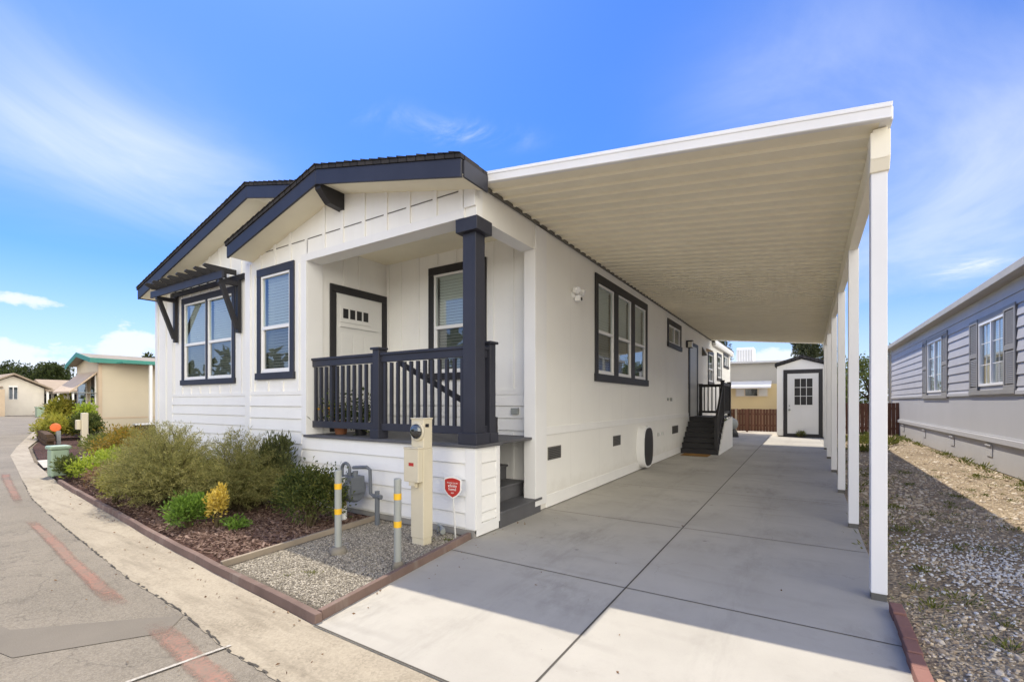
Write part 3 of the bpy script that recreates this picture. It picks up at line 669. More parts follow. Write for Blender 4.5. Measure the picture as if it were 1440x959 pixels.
def leaf_mesh(name, P, D, L, W, mat, parent=None, fold=.25, origin=None):
    """n rhombic leaves: base P, direction D, length L, width W"""
    n = len(P); D = D / np.linalg.norm(D, axis=1, keepdims=True)
    r = rs.normal(0, 1, (n, 3)); S = np.cross(D, r); S /= np.linalg.norm(S, axis=1, keepdims=True) + 1e-9; U = np.cross(S, D)
    L = L[:, None]; W = W[:, None]
    a = P; b = P + D * L * .5 + S * W * .5 + U * W * fold; c = P + D * L; d = P + D * L * .5 - S * W * .5 + U * W * fold
    v = np.stack([a, b, c, d], 1).reshape(-1, 3); f = np.arange(4 * n).reshape(-1, 4)
    o_ = LOC.get(parent.name, Vector()) if parent else Vector(origin or (0, 0, 0))
    o = from_np(name, v - np.array(o_), f, mat)
    if parent: o.parent = parent; LOC[o.name] = o_
    elif origin: o.location = o_
    return o
def weeds(name, spots, mat, label):
    P = []; D = []; L = []; W = []
    for (x, y, r, h, n) in spots:
        for _ in range(n):
            a = rs.uniform(0, 6.28); q = abs(rs.normal(0, .5)) * r
            P.append((x + q * math.cos(a), y + q * math.sin(a), rs.uniform(0, h * .5))); D.append((math.cos(a) * rs.uniform(.2, 1.2), math.sin(a) * rs.uniform(.2, 1.2), rs.uniform(.2, 1.3)))
            L.append(rs.uniform(.3, .8) * h); W.append(rs.uniform(.06, .22) * h)
    o = leaf_mesh(name, np.array(P), np.array(D), np.array(L), np.array(W), mat); tag(o, label, 'weeds', kind='stuff'); return o
sp = []
for _ in range(210):
    y = 2.0 + 12 * rnd.random() ** 1.6; x = rnd.uniform(.7, 3.4); sp.append((x, y, rnd.uniform(.05, .22), rnd.uniform(.03, .09), rnd.randint(15, 70)))
for y in np.arange(8.5, 27, .75): sp.append((3.5 - rnd.uniform(0, .12), y + rnd.uniform(-.3, .3), .14, rnd.uniform(.06, .2), 45))
for _ in range(14): sp.append((rnd.uniform(1.5, 2.7), rnd.uniform(17, 25), .35, rnd.uniform(.15, .38), 120))
for _ in range(30): sp.append((.72 + rnd.uniform(0, .5), rnd.uniform(5, 22), .2, .1, 60))
weeds('yard_weeds', sp, 'l_weed', 'scattered low weeds in the stony side yard')
weeds('bed_weeds', [(-3.7, 2.5, .1, .05, 60), (-3.85, 2.35, .08, .04, 40), (-4.2, 2.5, .05, .03, 20), (-3.3, 3.9, .1, .06, 40), (-3.5, 3.8, .08, .05, 30)], 'l_weed', 'small green weeds sprouting in the grey gravel bed')

# fallen leaves lying along the edging, in the gutter and at the slab edges
n = 170; P = np.zeros((n, 3))
for i in range(n):
    r = rs.uniform()
    if r < .5: k = rs.randint(0, len(KERB) - 1); t = rs.uniform(); P[i] = (KERB[k][0] * (1 - t) + KERB[k + 1][0] * t, KERB[k][1] * (1 - t) + KERB[k + 1][1] * t - abs(rs.normal(0, .12)) - .02, .006)
    elif r < .75: P[i] = (rs.uniform(-9, -1), rs.uniform(.9, 2.0), .008)
    elif r < .9: P[i] = (-2.95 - rs.uniform(-.2, .15), rs.uniform(2.1, 5), .012)
    else: P[i] = (rs.uniform(-2.8, .45), rs.uniform(2.2, 9), .012)
D = rs.normal(0, 1, (n, 3)); D[:, 2] = np.abs(D[:, 2]) * .15
o = leaf_mesh('leaf_litter', P, D, rs.uniform(.012, .034, n), rs.uniform(.008, .018, n), 'l_rust', fold=.15); tag(o, 'dry brown leaves fallen along the edging and driveway', 'leaves', kind='stuff')

# ------------------------------------------------------------------ the white mobile home
YF, YL, XR, XL, XB, XP, YP_, YB, DZ = 4.16, 4.62, -3.14, -12.86, -7.95, -6.30, 5.72, 25.8, 1.06
H = thing('mobile_home', (-8.0, 14.0, 0), 'white mobile home with slate blue gables, trellis and front porch', 'house')
# --- front bay wall: window hole, plain panel, battens, laps
W2 = (-7.53, -6.71, 2.02, 3.60)
b = wall_holes(front(YF), XB, XP, .08, 3.66, [W2]); b.quad((XB, 0, 3.66), (XR, 0, 3.66), (XR, 0, 4.02), (-5.48, 0, 4.58), (XB, 0, 3.98))
def roofz_bay(x): return 3.86 + (x + 7.8) * .247 if x < -5.48 else 4.43 - (x + 5.48) * .212
for x in (-7.55, -7.13, -6.71, -5.87, -5.46, -5.01, -4.58, -4.17, -3.73, -3.33):
    lo = 3.76 if x > XP else 3.72
    b.box(x - .03, x + .03, .002, .02, lo, roofz_bay(x) + .06)
for x in (-7.74, -7.34, -6.92, -6.50): b.box(x - .025, x + .025, .002, .02, 1.72, 3.66 if x < -7.6 or x > -6.55 else 1.88)
b.box(XB + .1, -6.4, .002, .018, 1.66, 1.72)
b.build('front_wall', 'white', H)
s = MB(front(YF))
for a, c in zip((-5.87, -5.46, -5.01, -4.58, -4.17, -3.73, -6.3, -6.71, -7.13, -7.55), (-5.46, -5.01, -4.58, -4.17, -3.73, -3.33, -5.87, -6.3, -6.71, -7.13)):
    s.box(a + .03, c - .05, .001, .006, 3.985, 3.997)
s.build('panel_seam', 'ventg', H)
laps(front(YF), XB + .1, -6.40, .10, 1.66).build('lap_siding', 'white', H)
# --- left front wall
W1 = (-11.41, -9.39, 2.02, 3.67)
bl = wall_holes(front(YL), XL, XB, .08, 4.0, [W1]); bl.quad((XL, 0, 4.0), (-5.6, 0, 4.0), (-5.6, 0, 4.66), (-8.0, 0, 5.16), (XL, 0, 4.02))
MB(plusx(XB)).box(YF, YL, -.1, 0, .08, 4.2).build('return_wall', 'white', H)
b = bl
def roofz_main(x): return 3.87 + (x + 12.75) * .252 if x < -8 else 5.07 - (x + 8) * .235
for x in np.arange(-12.35, -8.0, .41):
    top = roofz_main(x) + .05
    if -11.55 < x < -9.25: b.box(x - .025, x + .025, .002, .018, 1.72, 1.88); b.box(x - .025, x + .025, .002, .018, 3.82, top)
    else: b.box(x - .025, x + .025, .002, .018, 1.72 if x > -12.1 else .1, top)
b.box(-12.0, XB, .002, .02, 1.66, 1.72); b.box(-12.12, -11.98, .002, .022, .1, 4.05)
b.build('front_wall', 'white', H)
laps(front(YL), -11.98, XB, .10, 1.66, .19).build('lap_siding', 'white', H)
# --- corner boards
c = MB(); c.box(XB - .02, XB + .1, YF - .022, YF - .001, .1, 3.86); c.box(XB - .022, XB - .001, YF, YF + .1, .1, 3.9); c.build('corner_board', 'trimw', H, .003)
c = MB(); c.box(XP - .1, XP + .02, YF - .024, YF - .001, 1.06, 3.66); c.box(XP + .001, XP + .022, YF, YF + .26, 1.06, 3.99); c.build('corner_board', 'trimw', H, .003)
c = MB(); c.box(XL - .02, XL + .12, YL - .022, YL - .001, .1, 3.95); c.build('corner_board', 'trimw', H, .003)
c = MB(); c.box(XR - .16, XR + .022, YP_ - .21, YP_ - .19, .1, 3.66); c.box(XR + .001, XR + .022, YP_ - .19, YP_ + .12, .1, 4.0); c.build('corner_board', 'trimw', H, .003)
c = MB(); c.box(XR - .14, XR + .02, YF - .026, YF - .001, 3.77, 4.0); c.box(XR + .001, XR + .02, YF, YF + .12, 3.66, 4.0); c.build('corner_board', 'trimw', H, .003)
# --- porch header band, side header, ceiling
c = MB(); c.box(XP - .1, XR - .14, YF - .024, YF - .001, 3.66, 3.77); c.box(XP + .022, XR - .004, YF + .004, YF + .24, 3.66, 3.985); c.build('porch_beam', 'trimw', H, .003)
c = MB(); c.box(XR - .22, XR - .001, YF + .24, YP_ - .19, 3.66, 3.99); c.build('porch_beam', 'trimw', H, .003)
MB(plusx(XR)).quad((YF, 0, 3.66), (YP_ - .19, 0, 3.66), (YP_ - .19, 0, 4.02), (YF, 0, 4.02)).build('side_gable_panel', 'whitev', H)
MB().quad((XP, YF + .2, 3.99), (XR - .2, YF + .2, 3.99), (XR - .2, YP_, 3.99), (XP, YP_, 3.99)).build('porch_ceiling', 'soffit', H)
m = MB(); m.lathe((-4.70, 5.0, 3.965), [(.07, 0), (.085, .008), (.085, .024)], 24); cl = m.build('ceiling_light', 'vinyl', H, smooth=False)
# --- porch walls
bb = MB(plusx(XP)); bb.quad((YF, 0, DZ), (YP_, 0, DZ), (YP_, 0, 3.99), (YF, 0, 3.99))
for u in (4.83, 5.13): bb.box(u - .025, u + .025, .002, .016, 3.43, 3.99)
bb.build('porch_wall', 'white', H)
PW = (-5.16, -4.20, 2.02, 3.64)
bb = wall_holes(front(YP_), XP, XR - .1, .1, 3.99, [PW])
for u in (-6.24, -5.93, -5.52, -3.98, -3.62, -3.34): bb.box(u - .025, u + .025, .002, .016, 1.74, 3.99)
for u in (-5.1, -4.7, -4.3): bb.box(u - .025, u + .025, .002, .016, 3.8, 3.99)
bb.box(-4.0, XR - .16, .002, .018, 1.66, 1.74)
for u in (-3.95, -3.62, -3.36): bb.box(u - .025, u + .025, .002, .014, .1, 1.10)
bb.build('porch_wall', 'white', H)
laps(front(YP_), XP + .02, XR - .16, 1.12, 1.66, .18).build('lap_siding', 'white', H)
window(H, front(YP_), *PW, trim=.11, trimmat='char')
# --- side wall, rear and far walls
TW = (7.83, 10.79, 2.06, 3.70); SW = (13.0, 14.4, 3.2, 3.70)
BW = [(19.35, 20.4, 2.35, 3.45), (21.6, 22.6, 2.6, 3.55), (23.5, 24.9, 3.28, 3.72)]
wall_holes(plusx(XR), YP_ - .19, YB, .02, 4.02, [TW, SW] + BW).build('side_wall', 'whitev', H)
c = MB(plusx(XR)); c.box(YP_ + .12, YB, .001, .016, 1.07, 1.19); c.box(YP_ + .12, YB, .001, .014, .02, .2); c.build('trim_board', 'white', H, .003)
m = MB(); m.quad((XL, YL, .02), (XL, YB, .02), (XL, YB, 4.02), (XL, YL, 4.02)); m.build('far_side_wall', 'whitev', H)
m = MB(); m.quad((XL, YB, .02), (XR, YB, .02), (XR, YB, 4.02), (-8, YB, 5.1), (XL, YB, 4.02)); m.build('rear_wall', 'whitevx', H)
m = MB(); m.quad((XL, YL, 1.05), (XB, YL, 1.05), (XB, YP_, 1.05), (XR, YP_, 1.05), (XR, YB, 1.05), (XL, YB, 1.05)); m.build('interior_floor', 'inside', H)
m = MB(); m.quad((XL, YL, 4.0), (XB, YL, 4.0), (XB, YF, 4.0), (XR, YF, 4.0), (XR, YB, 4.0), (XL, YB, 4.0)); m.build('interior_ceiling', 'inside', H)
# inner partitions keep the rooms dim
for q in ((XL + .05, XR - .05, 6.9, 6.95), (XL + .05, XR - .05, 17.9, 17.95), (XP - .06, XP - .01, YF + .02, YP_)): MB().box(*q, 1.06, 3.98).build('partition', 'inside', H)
# --- windows on the walls
window(H, front(YF), *W2, trim=.11)
window(H, front(YL), *W1, ncol=2, trim=.11, mull=.08, half=False)
window(H, plusx(XR), *TW, ncol=3, trim=.14, trimmat='char', mull=.24, mid=.47, lower='screen')
window(H, plusx(XR), *SW, trim=.13, trimmat='char', horiz=True, blinds=False)
window(H, plusx(XR), *BW[0], trim=.12, trimmat='char')
window(H, plusx(XR), *BW[1], trim=.12, trimmat='char')
window(H, plusx(XR), *BW[2], trim=.12, trimmat='char', horiz=True, blinds=False)
# --- roof
def slab(name, prof, y0, y1, th, mat, parent):
    m = MB(); pts = [(x, y0, z) for x, z in prof] + [(x, y0, z - th) for x, z in reversed(prof)]; m.prism(pts, (0, y1 - y0, 0)); return m.build(name, mat, parent)
def clipped(a, b, t): return (a[0] + (b[0] - a[0]) * t, a[1] + (b[1] - a[1]) * t)
slab('roof', [(-12.73, 4.12), (-8.10, 5.315), (-6.0, 4.82)], 4.19, YB + .3, .045, 'shingle', H)
slab('roof', [(-5.48, 4.69), (-3.0, 4.135)], 3.73, YB + .3, .045, 'shingle', H)
slab('roof', [(-6.0, 4.82), (-5.40, 4.675)], 4.9, YB + .3, .045, 'shingle', H)
slab('roof', [(-7.83, 4.09), (-5.48, 4.69)], 3.73, 5.6, .045, 'shingle', H)
# ragged shingle butts along the rake edges
m = MB()
def rake_tabs(a, b, y):
    n = int(math.hypot(b[0] - a[0], b[1] - a[1]) / .15)
    for i in range(n):
        t0, t1 = i / n, (i + .97) / n; p, q = clipped(a, b, t0), clipped(a, b, t1); k = rnd.uniform(.012, .022)
        m.prism([(p[0], y, p[1] + .004), (q[0], y, q[1] + .004), (q[0], y, q[1] + .004 + (k if a[1] < b[1] else .004)), (p[0], y, p[1] + .004 + (.004 if a[1] < b[1] else k))], (0, .34, 0))
rake_tabs((-12.73, 4.12), (-8.10, 5.315), 4.175); rake_tabs((-8.10, 5.315), (-6.2, 4.865), 4.175); m.build('shingle_edge', 'shingle', H); m = MB(); rake_tabs((-7.83, 4.09), (-5.48, 4.69), 3.715); rake_tabs((-5.48, 4.69), (-3.0, 4.135), 3.715)
m.build('shingle_edge', 'shingle', H)
def fascia(prof, y, h, name='fascia', mat='navy'):
    for (a, b) in zip(prof[:-1], prof[1:]):
        m = MB(); m.prism([(a[0], y, a[1]), (b[0], y, b[1]), (b[0], y, b[1] - h), (a[0], y, a[1] - h)], (0, .03, 0)); m.build(name, mat, H, .004)
fascia([(-12.71, 4.072), (-8.10, 5.266), (-6.0, 4.775)], 4.205, .205)
fascia([(-7.80, 4.048), (-5.48, 4.643), (-3.01, 4.09)], 3.745, .195)
for nm, x0, x1, z0, z1, y0, y1, mt in (('eave_fascia', -3.01, -2.985, 3.90, 4.08, 3.776, 4.20, 'navy'), ('eave_fascia', -3.01, -2.985, 3.92, 4.08, 20.1, YB, 'trimw'), ('eave_fascia', -12.74, -12.71, 3.88, 4.07, 4.24, YB, 'navy')):
    MB().box(x0, x1, y0, y1, z0, z1).build(nm, mt, H, .004)
# soffits under the overhangs
def soffit(prof, y0, y1):
    m = MB(); pts = [(x, y0, z) for x, z in prof] + [(x, y0, z - .012) for x, z in reversed(prof)]; m.prism(pts, (0, y1 - y0, 0)); m.build('soffit', 'soffit', H)
soffit([(-7.80, 3.90), (-5.48, 4.485), (-3.0, 3.935)], 3.776, YF + .02)
soffit([(-12.74, 3.905), (-8.10, 5.10), (-6.0, 4.61)], 4.236, YL + .02)
m = MB(); m.box(-12.71, XL - .02, YL, YB, 3.89, 3.90); m.build('soffit', 'soffit', H)
MB().box(-7.86, -7.80, 3.78, 4.6, 3.90, 3.98).build('gutter_end', 'trimw', H)
MB().box(-12.81, -12.745, 4.25, YB, 3.97, 4.07).build('gutter', 'trimw', H)
# ridge outlooker with clipped nose
m = MB(); m.prism([(-5.54, YF - .003, 4.46), (-5.54, 3.778, 4.46), (-5.54, 3.778, 4.40), (-5.54, 3.93, 4.25), (-5.54, YF - .003, 4.23)], (.12, 0, 0)); m.build('outlooker', 'char', H, .004)
# --- trellis over the double window
T = MB(); T.box(-11.98, -8.90, 4.19, 4.23, 3.80, 3.94)
tr = T.build('trellis', 'navy', H, .004)
T = MB(); T.box(-11.98, -8.86, YL - .06, YL - .023, 3.86, 3.97); T.build('ledger', 'char', tr, .004)
for x in np.linspace(-11.72, -9.16, 8):
    m = MB(); m.prism([(x - .02, YL - .05, 3.97), (x - .02, 4.13, 3.945), (x - .02, 3.99, 4.02), (x - .02, 4.02, 4.065), (x - .02, YL - .05, 4.065)], (.04, 0, 0)); m.build('slat', 'char', tr, .003)
for x in (-11.72, -9.06):
    m = MB(); m.box(x - .045, x + .045, YL - .09, YL - .024, 2.86, 3.86); m.box(x - .04, x + .04, 4.2, YL - .09, 3.74, 3.82); m.bar((x, 4.24, 3.80), (x, YL - .08, 2.94), .075, .085, (1, 0, 0)); m.build('bracket', 'char', tr, .004)
# --- front door
D = MB(plusx(XP)); D.box(4.55, 4.66, .002, .03, DZ + .02, 3.30); D.box(5.61, 5.72 - .002, .002, .03, DZ + .02, 3.30); D.box(4.55, 5.718, .002, .034, 3.30, 3.42)
dr = D.build('front_door', 'char', H, .004)
p = MB(plusx(XP)); p.box(4.665, 5.605, .002, .012, DZ + .02, 3.295); p.box(4.68, 5.59, .012, .02, DZ + .04, 3.28)
for u in (4.76, 4.99, 5.22): p.box(u, u + .2, .02, .026, DZ + .2, 2.66)
p.box(4.74, 5.33 + .02, .02, .036, 2.84, 2.87 - .005); p.box(4.72, 5.5, .02, .05, 2.76, 2.795); p.box(4.74, 5.36, .02, .028, 2.865, 3.10)
p.build('door_slab', 'door', dr, .004)
for k in range(4):
    u = 4.785 + k * .135; MB(plusx(XP)).box(u, u + .10, .026, .031, 2.905, 3.06).build('door_light', 'black', dr)
h = MB(plusx(XP)); h.box(5.50, 5.55, .02, .028, 2.0, 2.22); h.tube([(5.525, .02, 2.06), (5.525, .075, 2.06), (5.42, .08, 2.06)], .011, 8); h.build('handle', 'galv', dr)
# --- porch deck, knee wall, post, rails
m = MB(); m.box(XP - .02, XR - .03, YF - .045, YP_, DZ - .035, DZ); m.box(XR - .03, XR + .05, YF - .045, 4.66, DZ - .035, DZ); m.build('porch_deck', 'deckg', H, .006)
m = MB(front(YF)); m.quad((XP, 0, .08), (XR, 0, .08), (XR, 0, DZ - .035), (XP, 0, DZ - .035)); m.build('knee_wall', 'white', H)
laps(front(YF), -6.40, XR - .12, .10, DZ - .036, .19).build('lap_siding', 'white', H)
m = MB(plusx(XR)); m.quad((YF, 0, .05), (4.62, 0, .05), (4.62, 0, DZ - .035), (YF, 0, DZ - .035)); m.build('knee_wall', 'white', H)
laps(plusx(XR), YF + .1, 4.58, .16, DZ - .036, .19).build('lap_siding', 'white', H)
c = MB(); c.box(XR - .12, XR + .022, YF - .024, YF - .001, .1, DZ - .036); c.box(XR + .001, XR + .024, YF, YF + .1, .1, DZ - .036); c.box(XR + .001, XR + .02, 4.56, 4.64, .1, DZ - .036); c.box(XR + .001, XR + .018, YF + .02, 4.62, .02, .155); c.build('corner_board', 'trimw', H, .003)
m = MB(); m.box(XP - .1, XR, YF - .012, YF + .05, .0, .085); m.box(XB, XP - .1, YF - .012, YF + .05, 0, .085); m.box(XL, XB, YL - .012, YL + .05, 0, .085); m.build('foundation', 'foundation', H)
m = MB(); m.box(XR - .20, XR - .0 - .012, YF + .03, YF + .21, DZ, 3.5); m.box(XR - .26, XR + .05, YF - .03, YF + .27, 3.5, 3.655); m.box(XR - .24, XR + .03, YF - .01, YF + .25, DZ, DZ + .13); m.build('porch_post', 'navy', H, .005)
def rail(p, q, posts, name, par):
    p, q = Vector(p), Vector(q); d = (q - p); L = d.length; d.normalize()
    m = MB(); m.bar((p.x, p.y, 2.19), (q.x, q.y, 2.19), .085, .035); m.bar((p.x, p.y, 2.13), (q.x, q.y, 2.13), .045, .10)
    o = m.build(name, 'navy', par, .004); m = MB(); m.bar((p.x, p.y, 1.215), (q.x, q.y, 1.215), .045, .095); m.build('bottom_rail', 'navy', o, .004)
    n = int(L / .118)
    for i in range(n):
        c_ = p + d * (L * (i + .5) / n); MB().box(c_.x - .019, c_.x + .019, c_.y - .019, c_.y + .019, 1.262, 2.07).build('baluster', 'navy', o)
    return o
rail((XP + .02, YF + .10, 0), (-4.90, YF + .10, 0), [], 'railing', H)
rail((-4.77, YF + .10, 0), (XR - .2, YF + .10, 0), [], 'railing', H)
rail((XR - .09, YF + .22, 0), (XR - .09, 4.50, 0), [], 'railing', H)
for (x, y) in ((-4.835, YF + .10), (XR - .09, 4.56)):
    m = MB(); m.box(x - .06, x + .06, y - .06, y + .06, DZ, 2.25); m.box(x - .085, x + .085, y - .085, y + .085, 2.25, 2.28); m.box(x - .085, x + .085, y - .085, y + .085, DZ, DZ + .12); m.build('railing_post', 'navy', H, .005)
# --- porch steps behind the knee wall
for i in range(4):
    m = MB(); x1 = XR + .02 - i * .29; m.box(x1 - .33, x1 + .02, 4.645, YP_ - .20 + (.17 if i else .16), .21 + i * .208 - .03, .21 + i * .208); m.box(x1 - .05, x1, 4.65, YP_ - .05, .21 + i * .208 - .208 + .002, .21 + i * .208 - .03)
    m.build('porch_step', 'deckg', H, .004)
m = MB(); m.bar((-4.95, 4.72, 2.13), (-3.26, 4.72, 1.33), .05, .07); m.box(-3.30, -3.23, 4.685, 4.755, .63, 1.36); m.build('handrail', 'char', H, .004)
# --- side wall fittings
for (y0, y1, z0, z1) in ((5.91, 6.33, .70, .89), (8.63, 9.05, .68, .88), (13.43, 14.13, .64, .86)):
    v = MB(plusx(XR)); v.box(y0, y1, .001, .012, z0, z1); vo = v.build('foundation_vent', 'ventg', H, .002)
    l = MB(plusx(XR))
    for q in np.linspace(z0 + .03, z1 - .03, 6): l.box(y0 + .02, y1 - .02, .012, .016, q - .006, q + .006)
    l.build('louvre', 'char', vo)
def oval(m, c, ry, rz, w0, w1, n=28):
    a = [(c[0] + (ry * math.copysign(abs(math.cos(t)) ** .6, math.cos(t))), c[1] + rz * math.copysign(abs(math.sin(t)) ** .9, math.sin(t))) for t in [2 * math.pi * i / n for i in range(n)]]
    m._add([(u, w0, z) for u, z in a] + [(u, w1, z) for u, z in a], [tuple(range(n)), tuple(range(n, 2 * n))] + [(i, (i + 1) % n, n + (i + 1) % n, n + i) for i in range(n)])
m = MB(plusx(XR)); oval(m, (10.5, .53), .36, .47, .0, .17); ov = m.build('utility_housing', 'trimw', H)
m = MB(plusx(XR)); oval(m, (10.5, .53), .33, .43, .17, .18); m.build('housing_face', 'black', ov)
for (y, z, s_) in ((11.9, .72, .05), (12.3, .72, .05), (12.9, 1.62, .05), (13.25, 1.62, .06)):
    m = MB(plusx(XR)); m.box(y - s_, y + s_, .001, .04, z - s_ * .8, z + s_ * .8); m.build('outlet_box', 'pale' if z < 1 else 'galv', H, .006)
m = MB(front(YP_)); m.box(-3.62, -3.50, .012, .06, 1.37, 1.46); m.build('outlet_box', 'galv', H, .005)
# twin-head security light
m = MB(plusx(XR)); m.lathe((6.80, .0, 3.30), [(.075, .0), (.075, .03), (.055, .045)], 18, (0, 1, 0)); fl = m.build('security_light', 'vinyl', H)
for dy in (-.1, .1):
    m = MB(plusx(XR)); m.lathe((6.80 + dy * 1.1, .10, 3.33), [(.02, -.05), (.05, -.03), (.058, .04), (.05, .05)], 16, (dy * 3, 1, -.35)); m.build('lamp_head', 'vinyl', fl, smooth=False)
m = MB(plusx(XR)); m.box(6.755, 6.845, .04, .14, 3.17, 3.26); m.build('camera_head', 'vinyl', fl, .01)
m = MB(plusx(XR)); m.lathe((6.80, .141, 3.20), [(.028, 0), (.028, .006)], 14, (0, 1, 0)); m.build('camera_lens', 'black', fl)
# side door with lantern
m = MB(plusx(XR)); m.box(15.62, 15.78, .002, .035, 1.08, 3.42); m.box(16.95, 17.1, .002, .035, 1.08, 3.42); m.box(15.62, 17.1, .002, .036, 3.42, 3.53); sd = m.build('side_door', 'char', H, .004)
m = MB(plusx(XR)); m.box(15.78, 16.95, .002, .02, 1.08, 3.42); m.build('door_slab', 'doorg', sd)
m = MB(plusx(XR)); m.box(15.27, 15.40, .0, .05, 3.28, 3.50); m.box(15.25, 15.42, .05, .20, 3.46, 3.50); m.box(15.26, 15.41, .05, .19, 3.26, 3.28); la = m.build('wall_lantern', 'black', H, .004)
MB(plusx(XR)).box(15.28, 15.39, .06, .18, 3.28, 3.46).build('lantern_glass', 'lensw', la)
m = MB(plusx(XR)); m.prism([(18.0, .0, 3.25), (18.0, .0, 3.58), (18.0, .16, 3.27)], (.22, 0, 0)); m.build('downlight', 'ventg', H)
m = MB(plusx(XR)); m.prism([(18.9, .0, 3.50), (18.9, .0, 3.62), (18.9, .2, 3.52), (18.9, .2, 3.48)], (.3, 0, 0)); m.build('vent_hood', 'tan', H)
m = MB(); m.box(XR + .02, XR + .14, 20.3, YB + .2, 3.86, 4.0); m.build('gutter', 'trimw', H, .01)

# ------------------------------------------------------------------ carport
POSTS = [(.50, 4.58), (.525, 7.02), (.555, 9.6), (.58, 12.33), (.605, 15.2), (.63, 18.07)]
CP = thing('carport', (-1.3, 12.0, 0), 'long almond-coloured carport with corrugated roof over the driveway', 'carport')
def bx(y): return .50 + (y - 4.58) * .0097
Y0, Y1 = 4.36, 19.9
def roofz(t): return 4.055 + (3.655 - 4.055) * t
m = MB(); prof = []; y = Y0 + .03
while y < Y1 - .25:
    prof += [(y, 0), (y + .176, 0), (y + .182, -.030), (y + .208, -.030), (y + .222, .0)]; y += .2285
prof.append((min(y, Y1 - .05), 0)); vs_ = []
def yskew(yy, t): return yy - (1 - t) * .13 * max(0, 1 - (yy - Y0) / 15) 
for (yy, dz) in prof:
    for t in (0, 1):
        x = (XR + .02) * (1 - t) + (bx(yy) + .03) * t; vs_.append((x, yskew(yy, t), roofz(t) + dz))
m._add(vs_, [(2 * i, 2 * i + 1, 2 * i + 3, 2 * i + 2) for i in range(len(prof) - 1)]); m._add([(x, y_, z + .05) for x, y_, z in (vs_[0], vs_[1], vs_[-1], vs_[-2])], [(0, 1, 2, 3)])
m.build('roof_panel', 'carport', CP)
m = MB(); a = (XR + .02, Y0 - .13, 4.07); b = (bx(Y0) + .055, Y0 - .0, 3.668); m.bar((a[0], a[1], a[2] + .03), (b[0], b[1], b[2] + .03), .045, .125); m.bar((a[0], a[1] - .003, a[2] + .062), (b[0], b[1] - .003, b[2] + .062), .052, .02); m.bar((a[0], a[1] - .003, a[2] - .022), (b[0], b[1] - .003, b[2] - .022), .052, .014); m.build('front_fascia', 'postw', CP, .004)
m = MB(); m.bar((XR + .02, Y1 - .02, 4.075), (bx(Y1) + .06, Y1 - .02, 3.675), .06, .11); m.build('rear_fascia', 'carport', CP, .004)
m = MB(); m.bar((bx(Y0) + .03, Y0 + .03, 3.70), (bx(Y1) + .03, Y1, 3.70), .08, .10); m.build('side_gutter', 'postw', CP, .006)
m = MB(); m.bar((bx(Y0), Y0 + .10, 3.525), (bx(Y1), Y1 - .03, 3.525), .09, .23); m.build('beam', 'carport', CP, .006)
m = MB(); m.bar((XR + .028, Y0 - .12, 4.03), (XR + .028, Y1, 4.03), .03, .035); m.build('wall_hanger', 'ventg', CP)
for (x, y) in POSTS:
    m = MB(); m.box(x - .052, x + .052, y - .052, y + .052, .06, 3.42 if y > 5 else 3.40); po = m.build('post', 'postw', CP, .006)
    m = MB(); m.box(x - .048, x + .048, y - .048, y + .048, .0, .06); m.build('post_shoe', 'ventg', po)
m = MB(); x, y = POSTS[0]; m.prism([(x - .062, y - .07, 3.33), (x - .062, y - .12, 3.42), (x - .062, y - .12, 3.62), (x - .062, y + .07, 3.62), (x - .062, y + .07, 3.33)], (.124, 0, 0)); m.build('post_bracket', 'carport', CP, .006)

# ------------------------------------------------------------------ side steps
ST = thing('side_steps', (-2.6, 15.6, 0), 'charcoal wooden side steps with railing against the white wall', 'steps')
SY0, SX0, SX1 = 14.42, XR + .02, -2.08
for i in range(7):
    y0 = SY0 + i * .21; z = .153 * (i + 1)
    m = MB(); m.box(SX0, SX1, y0 - .02, y0 + .24 if i < 6 else y0 + 1.75, z - .03, z); m.box(SX0, SX1, y0, y0 + .02, z - .153 + .001, z - .03); m.build('step', 'char', ST, .003)
m = MB(); m.prism([(SX1 + .002, SY0 + .02, .0), (SX1 + .002, SY0 + 1.3, .93), (SX1 + .002, SY0 + 3.0, 1.04), (SX1 + .002, SY0 + 3.0, 0)], (.03, 0, 0)); m.build('skirt_panel', 'white', ST)
YT = SY0 + 1.32; YE = SY0 + 2.95; zt = 1.071
for (x, y, z0, z1) in ((SX1 - .06, YT, zt, 2.2), (SX1 - .06, YE - .06, zt, 2.2), (SX0 + .06, YE - .06, zt, 2.16), (SX1 - .06, SY0 + .1, .153, 1.1)):
    m = MB(); m.box(x - .05, x + .05, y - .05, y + .05, z0, z1); m.box(x - .065, x + .065, y - .065, y + .065, z1, z1 + .03); m.build('newel_post', 'char', ST, .004)
for p_, q_, w_, h_ in (((SX1 - .06, YT, 2.12), (SX1 - .06, YE, 2.12), .07, .1), ((SX1 - .06, YT, 1.2), (SX1 - .06, YE, 1.2), .045, .08), ((SX0, YE - .06, 2.12), (SX1, YE - .06, 2.12), .07, .1), ((SX0, YE - .06, 1.2), (SX1, YE - .06, 1.2), .045, .08), ((SX1 - .06, SY0 + .1, 1.02), (SX1 - .06, YT, 2.10), .06, .1), ((SX1 - .06, SY0 + .1, .28), (SX1 - .06, YT, 1.2), .045, .08)):
    m = MB(); m.bar(p_, q_, w_, h_); m.build('rail', 'char', ST, .004)
for i in range(7):
    x = SX0 + .18 + i * .125; MB().box(x - .018, x + .018, YE - .078, YE - .042, 1.2, 2.1).build('baluster', 'char', ST)
for i in range(10):
    y = YT + .12 + i * .145; MB().box(SX1 - .078, SX1 - .042, y - .018, y + .018, 1.2, 2.1).build('baluster', 'char', ST)
